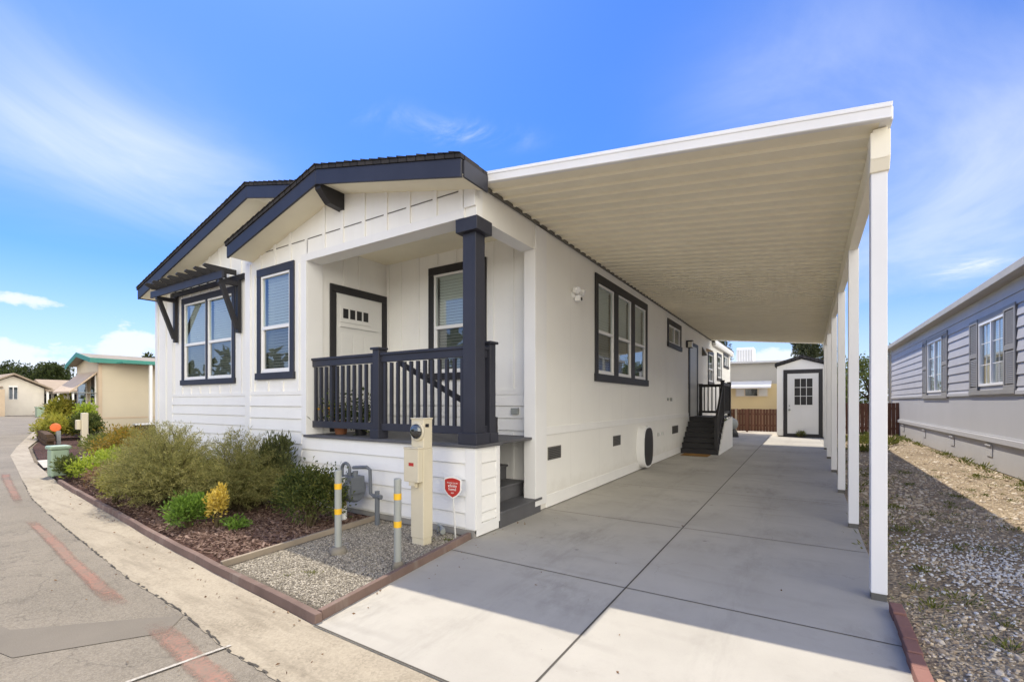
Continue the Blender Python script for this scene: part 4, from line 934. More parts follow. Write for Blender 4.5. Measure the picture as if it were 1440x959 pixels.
for i in range(8):
    t = (i + .7) / 8.6; y = SY0 + .1 + (YT - SY0 - .1) * t; MB().box(SX1 - .078, SX1 - .042, y - .018, y + .018, .28 + .92 * t, 1.02 + 1.08 * t).build('baluster', 'char', ST)
m = MB(); m.box(-2.98, -2.25, 13.75, 14.30, .0105, .028); tag(m.build('door_mat', 'coir', bevel=.006, origin=(-2.6, 14.0, 0)), 'brown coir mat at the foot of the side steps', 'mat')

# ------------------------------------------------------------------ gas meter, pedestal, bollards, sign
G = thing('gas_meter', (-4.95, 3.85, .02), 'grey gas meter on pipes beside the white knee wall', 'gas meter')
cx, cy = -4.98, 3.86
m = MB(); m.tube_prof((cx + .04, cy + .02, .43), [(.14, -.13), (.165, -.11), (.165, .11), (.14, .13)], 24, Vector((1, .1, 0)).normalized()); m.box(cx - .10, cx + .20, cy - .09, cy + .12, .38, .60); m.build('meter_body', 'metgrey', G, .012)
m = MB(); m.box(cx - .15, cx + .08, cy - .16, cy - .08, .44, .60); m.build('meter_index', 'pale', G, .012)
MB().box(cx - .10, cx + .02, cy - .166, cy - .161, .50, .575).build('dial_window', 'signw', G)
m = MB(); m.box(cx - .01, cx + .10, cy - .172, cy - .162, .34, .45); m.build('orange_tag', 'orange', G)
m = MB(); m.box(cx - .10, cx - .02, cy - .168, cy - .16, .36, .45); m.build('label_plate', 'pale', G)
arc = [(cx - .10, cy, .56), (cx - .10, cy, .68)] + [(cx - .10 + .075 - .075 * math.cos(t), cy, .68 + .075 * math.sin(t)) for t in np.linspace(.3, math.pi - .1, 9)] + [(cx + .05, cy, .66), (cx + .05, cy, .60)]
m = MB(); m.tube(arc, .021, 12); m.tube([(cx + .05, cy, .60), (cx + .05, cy, .64)], .034, 8); m.build('inlet_pipe', 'metgrey', G, smooth=False)
m = MB(); m.tube([(cx + .16, cy, .58), (cx + .16, cy, .67)], .034, 10); m.tube([(cx + .12, cy, .71), (cx + .34, cy + .03, .73), (cx + .39, cy + .04, .70), (cx + .39, cy + .05, .40), (cx + .46, cy + .06, .36), (cx + .50, cy + .06, .38)], .022, 12); m.tube([(cx + .50, cy + .06, .02), (cx + .50, cy + .06, .44)], .03, 12); m.tube([(cx + .44, cy + .06, .37), (cx + .57, cy + .06, .37)], .03, 8); m.build('outlet_pipe', 'metgrey', G)
m = MB(); m.tube([(cx - .03, cy - .02, .20), (cx - .03, cy - .02, .33)], .03, 10); m.build('pipe_fitting', 'brass', G)
m = MB(); m.tube([(cx - .03, cy - .02, .02), (cx - .03, cy - .02, .21)], .033, 14); m.build('pipe_sleeve', 'signw', G)

Pd = thing('electric_pedestal', (-3.43, 3.68, .02), 'tall beige electric meter pedestal standing in grey gravel', 'meter pedestal')
x0, x1, y0, y1 = -3.585, -3.40, 3.60, 3.745
m = MB(); m.box(x0, x1, y0, y1, .09, 1.05); m.box(x0 + .008, x1 - .008, y0 + .008, y1 - .008, .0, .09); m.box(x0 + .003, x1 - .003, y0 + .004, y1 - .004, 1.05, 1.37); m.box(x0 - .004, x1 + .004, y0 - .006, y1 + .004, 1.363, 1.378); m.build('pedestal_body', 'pedestal', Pd, .006)
m = MB(); m.box(x0 - .03, x1 - .005, y0 - .075, y0 - .001, .70, 1.05); m.box(x0 - .034, x1 - .001, y0 - .08, y0 - .001, 1.05, 1.066); m.build('breaker_cover', 'pedestal', Pd, .006)
MB().box(x0 + .045, x0 + .115, y0 - .078, y0 - .0755, .87, .905).build('warning_label', 'red', Pd)
m = MB(); m.box(x0 + .04, x0 + .12, y0 - .07, y0 - .02, .66, .70); m.box(x0 + .09, x0 + .12, y0 - .05, y0 - .02, .64, .66); m.build('latch', 'pedestal', Pd)
m = MB(); m.lathe((x0 + .105, y0 + .004, 1.235), [(.095, 0), (.1, .02), (.09, .026)], 30, (0, -1, 0)); m.build('meter_ring', 'pedestal', Pd)
m = MB(); m.lathe((x0 + .105, y0 - .022, 1.235), [(.08, 0), (.078, .018), (.06, .032), (.03, .038), (.001, .04)], 30, (0, -1, 0)); dm = m.build('meter_dome', 'screen', Pd, smooth=True)
m = MB(); m.lathe((x0 + .105, y0 - .0235, 1.235), [(.079, 0), (.079, .002)], 30, (0, -1, 0)); m.box(x0 + .06, x0 + .15, y0 - .04, y0 - .028, 1.20, 1.215); m.build('meter_dial', 'black', Pd)
m = MB(); m.box(x0 + .05, x0 + .16, y0 - .0345, y0 - .026, 1.25, 1.30); m.build('dial_face', 'pale', Pd)
m = MB(); m.box(x1 - .001 , x1 + .004, y0 + .03, y0 + .08, 1.28, 1.315); m.build('badge', 'black', Pd)

def bollard(x, y, h, foot, label):
    B = thing('bollard', (x, y, .02), label, 'bollard', 'bollards guarding the meters')
    m = MB(); m.lathe((x, y, .0), [(.034, 0), (.034, h - .010), (.029, h), (.001, h + .004)], 22); m.build('pipe', 'galv', B, smooth=False)
    for z in (h - .165, h - .42):
        m = MB(); m.lathe((x, y, z - .028), [(.0345, -.001), (.036, 0), (.036, .056), (.0345, .057)], 22); m.build('reflective_band', 'yellow', B)
    m = MB(); n = 16
    prof = [(foot, -.01), (foot * .95, .05), (foot * .75, .075), (.04, .085)]
    m.lathe((x, y, .0), prof, n); o = m.build('concrete_footing', 'concfoot', B, smooth=True)
    for v in o.data.vertices: v.co.x *= rnd.uniform(.9, 1.12); v.co.y *= rnd.uniform(.9, 1.12)
bollard(-3.985, 2.98, .86, .085, 'grey pipe bollard with yellow bands, nearer the shrubs and gas meter')
bollard(-3.155, 3.0, .845, .06, 'grey pipe bollard with yellow bands, beside the driveway edge')

S = thing('security_sign', (-3.33, 4.02, .02), 'small red shield security sign on a stake by the knee wall', 'sign')
def shield(w, h): return [(-w, h * .42), (-w * .5, h * .50), (0, h * .53), (w * .5, h * .50), (w, h * .42), (w, -.02), (w * .86, -h * .22), (w * .5, -h * .40), (0, -h * .53), (-w * .5, -h * .40), (-w * .86, -h * .22), (-w, -.02)]
sc = Vector((-3.33, 4.0, .585)); ang = R(4)
def sg(w): return lambda u, d, z: (sc.x + u * math.cos(ang) , sc.y - d + u * math.sin(ang) , sc.z + z)
m = MB(sg(0)); m.prism([(u, 0, z) for u, z in shield(.118, .235)], (0, .006, 0)); m.build('shield_border', 'signw', S)
m = MB(sg(0)); m.prism([(u, .006, z) for u, z in shield(.103, .205)], (0, .003, 0)); m.build('shield_face', 'red', S)
m = MB(); m.tube([(sc.x - .005, sc.y + .012, .48), (sc.x + .03, sc.y + .012, .0)], .009, 8); m.build('stake', 'pale', S)
def text_mesh(txt, size, name, mat, parent, place):
    cu = bpy.data.curves.new('lettering', 'FONT'); cu.body = txt; cu.size = size; cu.align_x = 'CENTER'; cu.align_y = 'CENTER'; cu.extrude = .0006
    to = bpy.data.objects.new('lettering_tmp', cu); col.objects.link(to); bpy.context.view_layer.update()
    me = bpy.data.meshes.new_from_object(to.evaluated_get(bpy.context.evaluated_depsgraph_get())); bpy.data.objects.remove(to)
    o_ = LOC[parent.name]
    for v in me.vertices:
        q = place(v.co.x, v.co.z, v.co.y); v.co = Vector(q) - o_
    me.materials.clear(); me.materials.append(MT[mat]); o = bpy.data.objects.new(name, me); col.objects.link(o); o.parent = parent; return o
for (txt, z, sz) in (('PROTECTED BY', .052, .021), ('xfinity', .020, .050), ('home', -.018, .046), ('24/7', -.060, .022)):
    text_mesh(txt, sz, 'lettering', 'signw', S, lambda a, b_, c_, z=z: (sc.x + a * math.cos(ang), sc.y - .0105 - b_ + a * math.sin(ang), sc.z + z + c_))
m = MB(); m.tube([(-3.52, 4.04, .08), (-3.46, 3.98, .07)], .03, 12); m.tube([(-3.62, 4.08, .03), (-3.60, 4.06, .12), (-3.52, 4.04, .10)], .014, 8)
tag(m.build('ground_spotlight', 'galv', origin=(-3.5, 4.0, 0)), 'small grey spotlight lying in gravel behind the beige pedestal', 'spotlight')

# ------------------------------------------------------------------ green utility box
U = thing('utility_box', (-13.05, 3.06, 0), 'pale green plastic utility box at the kerb near lime shrub', 'utility box')
m = MB(); m.prism([(-13.30, 2.86, .0), (-13.0, 2.86, 0), (-13.0, 3.14, 0), (-13.30, 3.14, 0)], (0, 0, .56)); m.build('box_body', 'green_box', U, .03)
m = MB(); m.box(-13.33, -12.97, 2.83, 3.17, .56, .64); m.build('lid', 'green_box', U, .03)

# ------------------------------------------------------------------ shrubs
def rndir(n, up=.0):
    d = rs.normal(0, 1, (n, 3)); d[:, 2] += up; return d / np.linalg.norm(d, axis=1, keepdims=True)
def shrub_blob(name, loc, rx, ry, h, n, L, W, mat, label, cat='shrub', group=None, clumps=26, up=.5, core=.35, z0=.03):
    """leaves in many small clumps through an ellipsoid; stems from the base"""
    T_ = thing(name, (loc[0], loc[1], z0), label, cat, group)
    C = []
    for _ in range(clumps):
        d = rs.normal(0, 1, 3); d /= np.linalg.norm(d); d[2] = abs(d[2]) * 1.05 - .35; r = rs.uniform(core, 1) ** .6
        C.append((loc[0] + d[0] * rx * r, loc[1] + d[1] * ry * r, z0 + h * (.50 + .5 * d[2] * r), rs.uniform(.16, .34)))
    C = np.array(C); idx = rs.randint(0, clumps, n); s = C[idx, 3][:, None]
    off = np.clip(rs.normal(0, 1, (n, 3)), -1.9, 1.9); P = C[idx, :3] + off * s * np.array([rx, ry, h * .55]) * .75
    P[:, 2] = np.maximum(P[:, 2], z0 + .01)
    D = off / (np.linalg.norm(off, axis=1, keepdims=True) + 1e-6) + rndir(n) * .6; D[:, 2] += up
    leaf_mesh('foliage', P, D, rs.uniform(.6, 1.25, n) * L, rs.uniform(.7, 1.2, n) * W, mat, T_)
    m = MB()
    for i in range(min(clumps, 16)):
        c = C[i]; mid = (loc[0] * .6 + c[0] * .4, loc[1] * .6 + c[1] * .4, z0 + (c[2] - z0) * .6)
        m.tube([(loc[0] + rs.uniform(-.03, .03), loc[1] + rs.uniform(-.03, .03), z0 - .02), mid, tuple(c[:3])], [.011, .008, .003], 5)
    m.build('stems', 'stem', T_); return T_
def shrub_feather(name, loc, rx, ry, h, nb, mat, label, z0=.03, nl=44, ll=.045, lw=.006, spread=.75, lean=(0, 0)):
    """many fine arching branchlets clothed in needle leaves"""
    T_ = thing(name, (loc[0], loc[1], z0), label, 'shrub'); P = []; D = []
    m = MB()
    for i in range(nb):
        a = rs.uniform(0, 6.283); q = rs.uniform(0, 1) ** .55
        tip = np.array([loc[0] + lean[0] + rx * q * math.cos(a), loc[1] + lean[1] + ry * q * math.sin(a), z0 + h * (1 - .62 * q ** 2.2) * rs.uniform(.5, 1.12)])
        if rs.uniform() < .35: tip[2] = z0 + h * rs.uniform(.12, .6)
        base = np.array([loc[0] + .35 * rx * rs.normal() * .5, loc[1] + .35 * ry * rs.normal() * .5, z0])
        ctrl = base * .45 + tip * .55; ctrl[2] = z0 + (tip[2] - z0) * .85 + .05
        t0 = rs.uniform(.25, .6)
        if i % 6 == 0:
            pp = [tuple((1 - t) ** 2 * base + 2 * t * (1 - t) * ctrl + t * t * tip) for t in (0, .35, .7, 1)]; m.tube(pp, [.007, .005, .003, .001], 4)
        for _ in range(nl):
            t = t0 + (1 - t0) * rs.uniform(); p = (1 - t) ** 2 * base + 2 * t * (1 - t) * ctrl + t * t * tip
            tg = 2 * (1 - t) * (ctrl - base) + 2 * t * (tip - ctrl); tg /= np.linalg.norm(tg) + 1e-9
            P.append(p + rs.normal(0, .012, 3)); D.append(tg * .8 + rs.normal(0, .6, 3) + np.array([0, 0, .1]))
    n = len(P); leaf_mesh('foliage', np.array(P), np.array(D), rs.uniform(.6, 1.4, n) * ll, rs.uniform(.7, 1.4, n) * lw, mat, T_)
    m.build('stems', 'stem', T_); return T_
shrub_feather('feathery_shrub', (-8.0, 3.05), 1.5, .75, 1.16, 2100, 'l_feather', 'big feathery olive-green shrub spilling towards the street edging', lean=(0, -.05))
shrub_feather('feathery_shrub', (-6.75, 3.42), .95, .58, 1.04, 1000, 'l_feather', 'feathery olive shrub next to the wall, behind the gold shrub', lean=(0, 0), ll=.05)
shrub_blob('upright_shrub', (-6.5, 3.80), .34, .22, 1.10, 3600, .085, .022, 'l_upright', 'dull green upright shrub with leafy spires against the lap siding', clumps=40, up=1.4, core=.2)
shrub_blob('boxy_shrub', (-5.12, 3.42), .42, .36, .76, 7600, .042, .022, 'l_dark', 'rounded dark green shrub between the gas meter and mulch', clumps=60, core=.3)
shrub_blob('green_shrub', (-6.3, 2.60), .25, .22, .42, 2600, .05, .02, 'l_bright', 'small bright green shrub on bark mulch near the street edging', clumps=30)
shrub_blob('gold_shrub', (-6.04, 2.80), .125, .115, .54, 1150, .052, .026, 'l_gold', 'small upright golden yellow shrub on bark mulch', clumps=17, up=.8, core=.15)
shrub_blob('low_plant', (-5.75, 2.86), .18, .12, .14, 300, .05, .022, 'l_bright', 'low sparse green plant at the foot of the gold shrub', 'plant', clumps=10)
shrub_blob('lime_shrub', (-11.35, 3.22), .80, .35, .60, 3400, .07, .035, 'l_lime', 'lime yellow-green shrub beside the green utility box', clumps=36)
shrub_blob('rusty_shrub', (-9.95, 2.95), .7, .28, .46, 2600, .06, .022, 'l_rust', 'dry rusty-brown shrub near the edging under the feathery shrub', clumps=30)
shrub_blob('yellow_shrub', (-8.75, 2.62), .35, .2, .58, 1300, .05, .024, 'l_yel', 'yellowish green shrub at the street end of the feathery shrub', clumps=22)
shrub_blob('tangled_plant', (-12.35, 2.98), .55, .22, .42, 1600, .07, .028, 'l_dark', 'dark tangled green plant in front of the green utility box', 'plant', clumps=22)
shrub_blob('amber_shrub', (-13.3, 4.15), 1.1, .4, 1.0, 4200, .07, .03, 'l_amber', 'amber and green shrub by the home corner behind feathery shrub', clumps=44)
shrub_blob('leafy_plant', (-16.0, 4.6), .7, .5, .75, 1800, .09, .035, 'l_weed', 'loose green plant beside the concrete walk', 'plant', clumps=24)
# flower pot on the porch
F = thing('flower_pot', (-5.95, 4.50, DZ), 'potted orange flowers on the porch behind the railing', 'flower pot')
m = MB(); m.lathe((-5.95, 4.50, DZ), [(.08, 0), (.11, .17), (.125, .17), (.125, .2), (.1, .2)], 20); m.build('pot', 'terra', F, smooth=False)
n = 320; P = np.array([-5.95, 4.50, DZ + .2]) + np.abs(rs.normal(0, .13, (n, 3))) * np.array([1, 1, 1.4]) * np.where(rs.uniform(size=(n, 3)) < .5, [-1, -1, 1], [1, 1, 1]); leaf_mesh('foliage', P, rndir(n, .5), rs.uniform(.05, .1, n), rs.uniform(.02, .04, n), 'l_dark', F)
n = 60; P = np.array([-6.02, 4.42, DZ + .36]) + rs.normal(0, .07, (n, 3)); leaf_mesh('blossom', P, rndir(n, .5), rs.uniform(.03, .05, n), rs.uniform(.03, .045, n), 'petal', F)
F = thing('flower_pot', (-5.55, 4.55, DZ), 'dark green potted plant on the porch right of orange flowers', 'plant pot')
m = MB(); m.lathe((-5.55, 4.55, DZ), [(.08, 0), (.10, .15), (.112, .15), (.112, .18), (.09, .18)], 20); m.build('pot', 'black', F)
n = 420; P = np.array([-5.55, 4.55, DZ + .3]) + rs.normal(0, .1, (n, 3)) * np.array([1, 1, 1.3]); leaf_mesh('foliage', P, rndir(n, .7), rs.uniform(.05, .11, n), rs.uniform(.02, .04, n), 'l_dark', F)

# ------------------------------------------------------------------ shed at the driveway end
SH = thing('shed', (-.05, 24.6, 0), 'small white garden shed with black trimmed door at driveway end', 'shed')
m = MB(); x0, x1, y0, y1 = -.98, .88, 23.62, 26.2
m.prism([(x0, y0, .06), (x1, y0, .06), (x1, y0, 3.12), (-.05, y0, 3.42), (x0, y0, 3.12)], (0, y1 - y0, 0)); m.build('wall', 'whitevx', SH)
MB().box(x0 + .05, x1 - .05, y0 + .05, y1 - .05, 0, .06).build('base', 'foundation', SH)
for a, b in (((x0 - .08, 3.13), (-.05, 3.46)), ((-.05, 3.46), (x1 + .08, 3.13))):
    m = MB(); m.prism([(a[0], y0 - .12, a[1]), (b[0], y0 - .12, b[1]), (b[0], y0 - .12, b[1] + .13), (a[0], y0 - .12, a[1] + .13)], (0, y1 - y0 + .2, 0)); m.build('roof', 'shingle', SH)
m = MB(front(y0)); trim_frame(m, -.58, .57, .16, 2.79, .15, .002, .03, False); sd = m.build('door_frame', 'char', SH, .004)
m = MB(front(y0)); m.box(-.58, .57, .002, .016, .16, 2.79)
for u in (-.36, .08): m.box(u, u + .3, .016, .022, .42, 1.20)
m.box(-.36, .4, .016, .03, 1.37, 1.42); m.box(-.36, .4, .016, .03, 2.56, 2.61); m.box(-.36, -.31, .016, .028, 1.42, 2.56); m.box(.35, .40, .016, .028, 1.42, 2.56)
for u in (-.10, .12): m.box(u, u + .022, .021, .026, 1.42, 2.56)
for z in (1.79, 2.17): m.box(-.31, .35, .021, .0255, z, z + .022)
m.build('door', 'door', SH, .003)
MB(front(y0)).box(-.31, .35, .016, .020, 1.42, 2.56).build('door_glass', 'black', SH)
m = MB(front(y0)); m.lathe((-.50, .016, 1.20), [(.03, 0), (.03, .02), (.045, .05), (.02, .07)], 12, (0, 1, 0)); m.lathe((-.50, .016, 1.38), [(.028, 0), (.028, .03)], 12, (0, 1, 0)); m.build('door_knob', 'galv', SH)
shrub_blob('weed_plant', (-.05, 23.45), .14, .08, .3, 260, .09, .02, 'l_weed', 'small weed growing before the white shed door', 'plant', clumps=8, z0=.01)

# ------------------------------------------------------------------ yellow home, fences and trees beyond the driveway
YH = thing('mobile_home', (-4.5, 32, 0), 'yellow home with white window awning behind the brown fence', 'house')
m = MB(front(29.0)); m.quad((-8.5, 0, 0), (-.3, 0, 0), (-.3, 0, 2.55), (-8.5, 0, 2.55)); m.build('wall', 'yhome', YH)
m = MB(front(29.0)); m.quad((-8.5, 0, 2.55), (-.3, 0, 2.55), (-.3, 0, 3.70), (-8.5, 0, 3.78)); m.build('upper_wall', 'yhomeg', YH)
MB().quad((-.3, 29, 0), (-.3, 36, 0), (-.3, 36, 3.7), (-.3, 29, 3.7)).build('side_wall', 'yhome', YH)
m = MB(); m.prism([(-8.7, 28.75, 3.78), (-.1, 28.75, 3.70), (-.1, 28.75, 3.80), (-8.7, 28.75, 3.88)], (0, 7.5, 0)); m.build('roof', 'roofwhite', YH)
m = MB(front(29.0)); m.box(-3.25, -1.62, .002, .04, 1.84, 2.32); w = m.build('window', 'beigeplain', YH)
for a, b in ((-3.2, -2.82), (-2.75, -2.15), (-2.08, -1.67)): MB(front(29.0)).box(a, b, .04, .046, 1.89, 2.27).build('pane', 'screen' if a == -2.75 else 'pale', w)
m = MB(); m.prism([(-3.7, 29.0, 2.72), (-3.7, 28.3, 2.42), (-3.7, 28.28, 2.30), (-3.7, 29.0, 2.62)], (2.25, 0, 0)); m.build('window_awning', 'vinyl', YH, .01)
m = MB(); m.box(-3.35, -2.42, 30.2, 31.4, 3.8, 4.75); ac = m.build('roof_cooler', 'vinyl', YH, .04)
m = MB()
for q in range(6): m.box(-3.28 + q * .14, -3.2 + q * .14, 30.18, 30.2, 3.95, 4.6)
m.build('cooler_louvres', 'pale', ac)
def board_fence(x0, x1, y, h, label, ang=0):
    F = thing('board_fence', ((x0 + x1) / 2, y, 0), label, 'fence'); m = MB(); x = x0
    while x < x1 - .02:
        xx = min(x + .135, x1); m.box(x, xx - .003, y - .01 + rnd.uniform(-.003, .003), y + .012, .04, h + rnd.uniform(-.012, .012)); x += .14
    m.build('boards', 'fence', F)
    m = MB(); m.box(x0, x1, y + .012, y + .05, .3, .39); m.box(x0, x1, y + .012, y + .05, h - .3, h - .21); m.build('rails', 'fence', F)
    x = x0 + .05
    while x < x1: MB().box(x - .045, x + .045, y + .05, y + .14, 0, h - .05).build('fence_post', 'fence', F); x += 2.0
board_fence(-6.5, -1.02, 26.6, 1.18, 'low red-brown board fence in front of the yellow home')
board_fence(1.0, 3.66, 26.6, 1.50, 'red-brown board fence between the shed and grey neighbouring home')
m = MB(); m.box(-2.99, -2.90, 26.4, 26.5, 0, 1.2); tag(m.build('fence_post', 'edging', bevel=.01, origin=(-2.95, 26.45, 0)), 'pale square post at the end of the low brown fence', 'post')
# kettle grill by the steps
K = thing('planter_pot', (-2.65, 22.3, 0), 'grey rounded pot on dark stand beyond the side steps', 'pot')
m = MB(); m.lathe((-2.65, 22.3, .32), [(.08, 0), (.22, .1), (.26, .26), (.22, .42), (.1, .50), (.02, .53)], 22); m.build('bowl', 'galv', K, smooth=True)
m = MB(); m.lathe((-2.65, 22.3, 0), [(.28, 0), (.25, .18), (.16, .34), (.1, .36)], 18); m.build('stand', 'black', K)
shrub_blob('leafy_plant', (-2.95, 22.9), .28, .25, .95, 700, .09, .03, 'l_dark', 'dark plant behind the grey pot past the side steps', 'plant', clumps=16, z0=.01)

# trees
def tree(name, loc, h, rx, ry, zc0, mat, label, n=9000, clumps=70, L=.28, W=.16, group=None, squash=1.0, trunk_r=.18):
    T_ = thing(name, (loc[0], loc[1], 0), label, 'tree', group)
    C = []
    for _ in range(clumps):
        d = rs.normal(0, 1, 3); d /= np.linalg.norm(d); r = rs.uniform(.35, 1) ** .5
        C.append((loc[0] + d[0] * rx * r, loc[1] + d[1] * ry * r, (h + zc0) / 2 + d[2] * (h - zc0) / 2 * r, rs.uniform(.12, .26)))
    C = np.array(C); idx = rs.randint(0, clumps, n); off = np.clip(rs.normal(0, 1, (n, 3)), -2, 2)
    P = C[idx, :3] + off * C[idx, 3][:, None] * np.array([rx, ry, (h - zc0) / 2 * squash]) * .62; P[:, 2] = np.maximum(P[:, 2], .15)
    D = off + rndir(n) * .7; D[:, 2] += .2
    leaf_mesh('crown', P, D, rs.uniform(.6, 1.3, n) * L, rs.uniform(.7, 1.2, n) * W, mat, T_)
    m = MB(); zt = zc0 + (h - zc0) * .55
    m.tube([(loc[0], loc[1], 0), (loc[0] + .1, loc[1], zt * .5), (loc[0] - .05, loc[1], zt)], [trunk_r, trunk_r * .75, trunk_r * .35], 9)
    for i in range(min(clumps, 14)):
        c = C[i]; zb = max(.3, zc0 * .6 + (zt - zc0 * .6) * rs.uniform(.2, .9)); m.tube([(loc[0], loc[1], zb), (loc[0] * .5 + c[0] * .5, loc[1] * .5 + c[1] * .5, zb * .4 + c[2] * .6), tuple(c[:3])], [trunk_r * .4, trunk_r * .22, .02], 6)
    m.build('trunk', 'bark', T_); return T_
GT = 'trees beyond the homes'
tree('cedar_tree', (.2, 46), 7.9, 1.05, 1.0, 1.5, 'l_cedar', 'grey-green cedar tree rising behind the shed roof', 7500, 46, .26, .09, GT)
tree('cedar_tree', (1.75, 48), 7.2, .55, .7, 1.5, 'l_cedar', 'narrow dark cedar crown, right of the one over the shed', 3500, 26, .26, .09, GT)
tree('cedar_tree', (-6.6, 46), 8.6, 1.0, 1, 2, 'l_cedar', 'dark cedar tree behind the cooler on the yellow home', 6500, 44, .26, .09, GT)
tree('broadleaf_tree', (3.6, 33.5), 4.6, 2.2, 1.5, .4, 'l_hedge', 'bushy yellow-green tree behind the fence by the grey home', 9000, 70, .16, .09, GT)
tree('broadleaf_tree', (1.9, 36), 3.9, 1.2, 1.3, .4, 'l_hedge', 'smaller green tree behind fence just right of the shed', 5000, 46, .16, .09, GT)

# ------------------------------------------------------------------ grey neighbouring home on the right
RH = thing('mobile_home', (7.0, 17, 0), 'lavender-grey home with grey shutters along the stony side yard', 'house')
RX, RY0, RY1 = 3.64, 4.0, 28.6
W_R = [(13.84, 15.52, 1.92, 3.44), (19.0, 20.98, 1.86, 3.56)]
wall_holes(minusx(RX), RY0, RY1, .02, 4.05, W_R).build('side_wall', 'skirtg', RH)
lap = MB(minusx(RX))
segs = [(RY0, 13.17), (16.12, 18.34), (21.45, RY1 - .1)]
z = 3.98
while z > 1.80:
    zb = max(z - .235, 1.78)
    for (a, b_) in (segs if z < 3.62 else [(RY0, RY1 - .1)]):
        lap._add([(a, .002, z), (b_, .002, z), (b_, .026, zb), (a, .026, zb), (a, .002, zb), (b_, .002, zb)], [(0, 1, 2, 3), (3, 2, 5, 4)])
    z = zb
lap.build('lap_siding', 'lav', RH)
m = MB(minusx(RX)); m.box(RY0, RY1, .002, .045, 1.70, 1.78); m.box(RY0, RY1, .002, .07, .64, .76); m.box(RY1 - .1, RY1, .002, .03, .76, 4.0); m.box(RY0, RY1, .002, .02, .76, .80); m.build('trim_board', 'skirtg', RH, .004)
for (a, b_, z0, z1) in W_R:
    m = MB(minusx(RX)); m.box(a, b_, -.04, .03, z1 - .06, z1); m.box(a, b_, -.04, .03, z0, z0 + .06); m.box(a, a + .06, -.04, .028, z0, z1); m.box(b_ - .06, b_, -.04, .028, z0, z1); m.box((a + b_) / 2 - .03, (a + b_) / 2 + .03, -.04, .026, z0 + .06, z1 - .06)
    w = m.build('window', 'vinyl', RH, .004)
    mu = MB(minusx(RX)); zz = z0 + .06
    for q in (1 / 3, 2 / 3): mu.box(a + .06, b_ - .06, -.012, -.006, z0 + (z1 - z0) * q - .008, z0 + (z1 - z0) * q + .008)
    for q in (.25, .75): mu.box(a + (b_ - a) * q - .008, a + (b_ - a) * q + .008, -.0125, -.0065, z0 + .06, z1 - .06)
    mu.build('muntins', 'vinyl', w)
    MB(minusx(RX)).quad((a + .06, -.016, z0 + .06), (b_ - .06, -.016, z0 + .06), (b_ - .06, -.016, z1 - .06), (a + .06, -.016, z1 - .06)).build('pane', 'glass', w)
    s = MB(minusx(RX)); z = z1 - .08
    while z > z0 + .08: s._add([(a + .07, -.07, z), ((a + b_) / 2, -.07, z), ((a + b_) / 2, -.10, z - .035), (a + .07, -.10, z - .035)], [(0, 1, 2, 3)]); z -= .052
    s.build('blind', 'vinyl', w)
    c = MB(minusx(RX)); n = 26; u0_, u1_ = (a + b_) / 2, b_ - .07
    for i in range(n):
        ua, ub = u0_ + (u1_ - u0_) * i / n, u0_ + (u1_ - u0_) * (i + 1) / n; wa, wb = (-.09 + .02 * (i % 2)), (-.09 + .02 * ((i + 1) % 2)); c.quad((ua, wa, z0 + .07), (ub, wb, z0 + .07), (ub, wb, z1 - .07), (ua, wa, z1 - .07))
    c.build('curtain', 'pale', w)
    for (sa, sb) in ((a - .66, a - .02), (b_ + .02, b_ + .66)):
        m = MB(minusx(RX)); m.box(sa, sb, .026, .05, z1 + .02, z1 + .12); m.box(sa, sb, .026, .05, z0 - .1, z0 - .02); m.box(sa, sa + .07, .026, .05, z0 - .02, z1 + .02); m.box(sb - .07, sb, .026, .05, z0 - .02, z1 + .02); zm = (z0 + z1) / 2; m.box(sa + .07, sb - .07, .026, .049, zm - .05, zm + .05); sh = m.build('shutter', 'shut', RH, .003)
        l = MB(minusx(RX)); z = z0 + .02
        while z < z1 - .02:
            if not (zm - .08 < z < zm + .05): l._add([(sa + .07, .028, z + .03), (sb - .07, .028, z + .03), (sb - .07, .044, z), (sa + .07, .044, z)], [(0, 1, 2, 3)])
            z += .042
        l.build('louvres', 'shut', sh)
    MB(minusx(RX)).box(a - .02, b_ + .02, .003, .036, z1, z1 + .12).build('window_head', 'shut', RH, .003); MB(minusx(RX)).box(a - .66, b_ + .66, .003, .06, z0 - .2, z0 - .1).build('window_sill', 'shut', RH, .003)
for y in (12.3, 14.8, 17.9, 21.5, 25.5):
    m = MB(minusx(RX)); m.box(y - .19, y + .19, .003, .02, .30, .56); m.box(y - .19, y + .19, .02, .05, .54, .57); m.build('foundation_vent', 'skirtg', RH, .004)
m = MB(); m.prism([(RX - .28, RY0, 4.02), (RX - .28, RY0, 4.18), (RX - .16, RY0, 4.20), (RX - .16, RY0, 4.02)], (0, RY1 - RY0 + .25, 0)); m.build('gutter', 'gutterb', RH, .01)
m = MB(); m.prism([(RX - .16, RY0, 4.03), (RX + .1, RY0, 4.03), (RX + .1, RY0, 4.06), (RX - .16, RY0, 4.06)], (0, RY1 - RY0 + .2, 0)); m.build('soffit', 'gutterb', RH)
m = MB(); m.prism([(RX - .20, RY0, 4.205), (RX + 3.6, RY0, 5.05), (RX + 7.4, RY0, 4.205), (RX + 7.4, RY0, 4.10), (RX - .20, RY0, 4.10)], (0, RY1 - RY0 + .25, 0)); m.build('roof', 'roofgrey', RH)
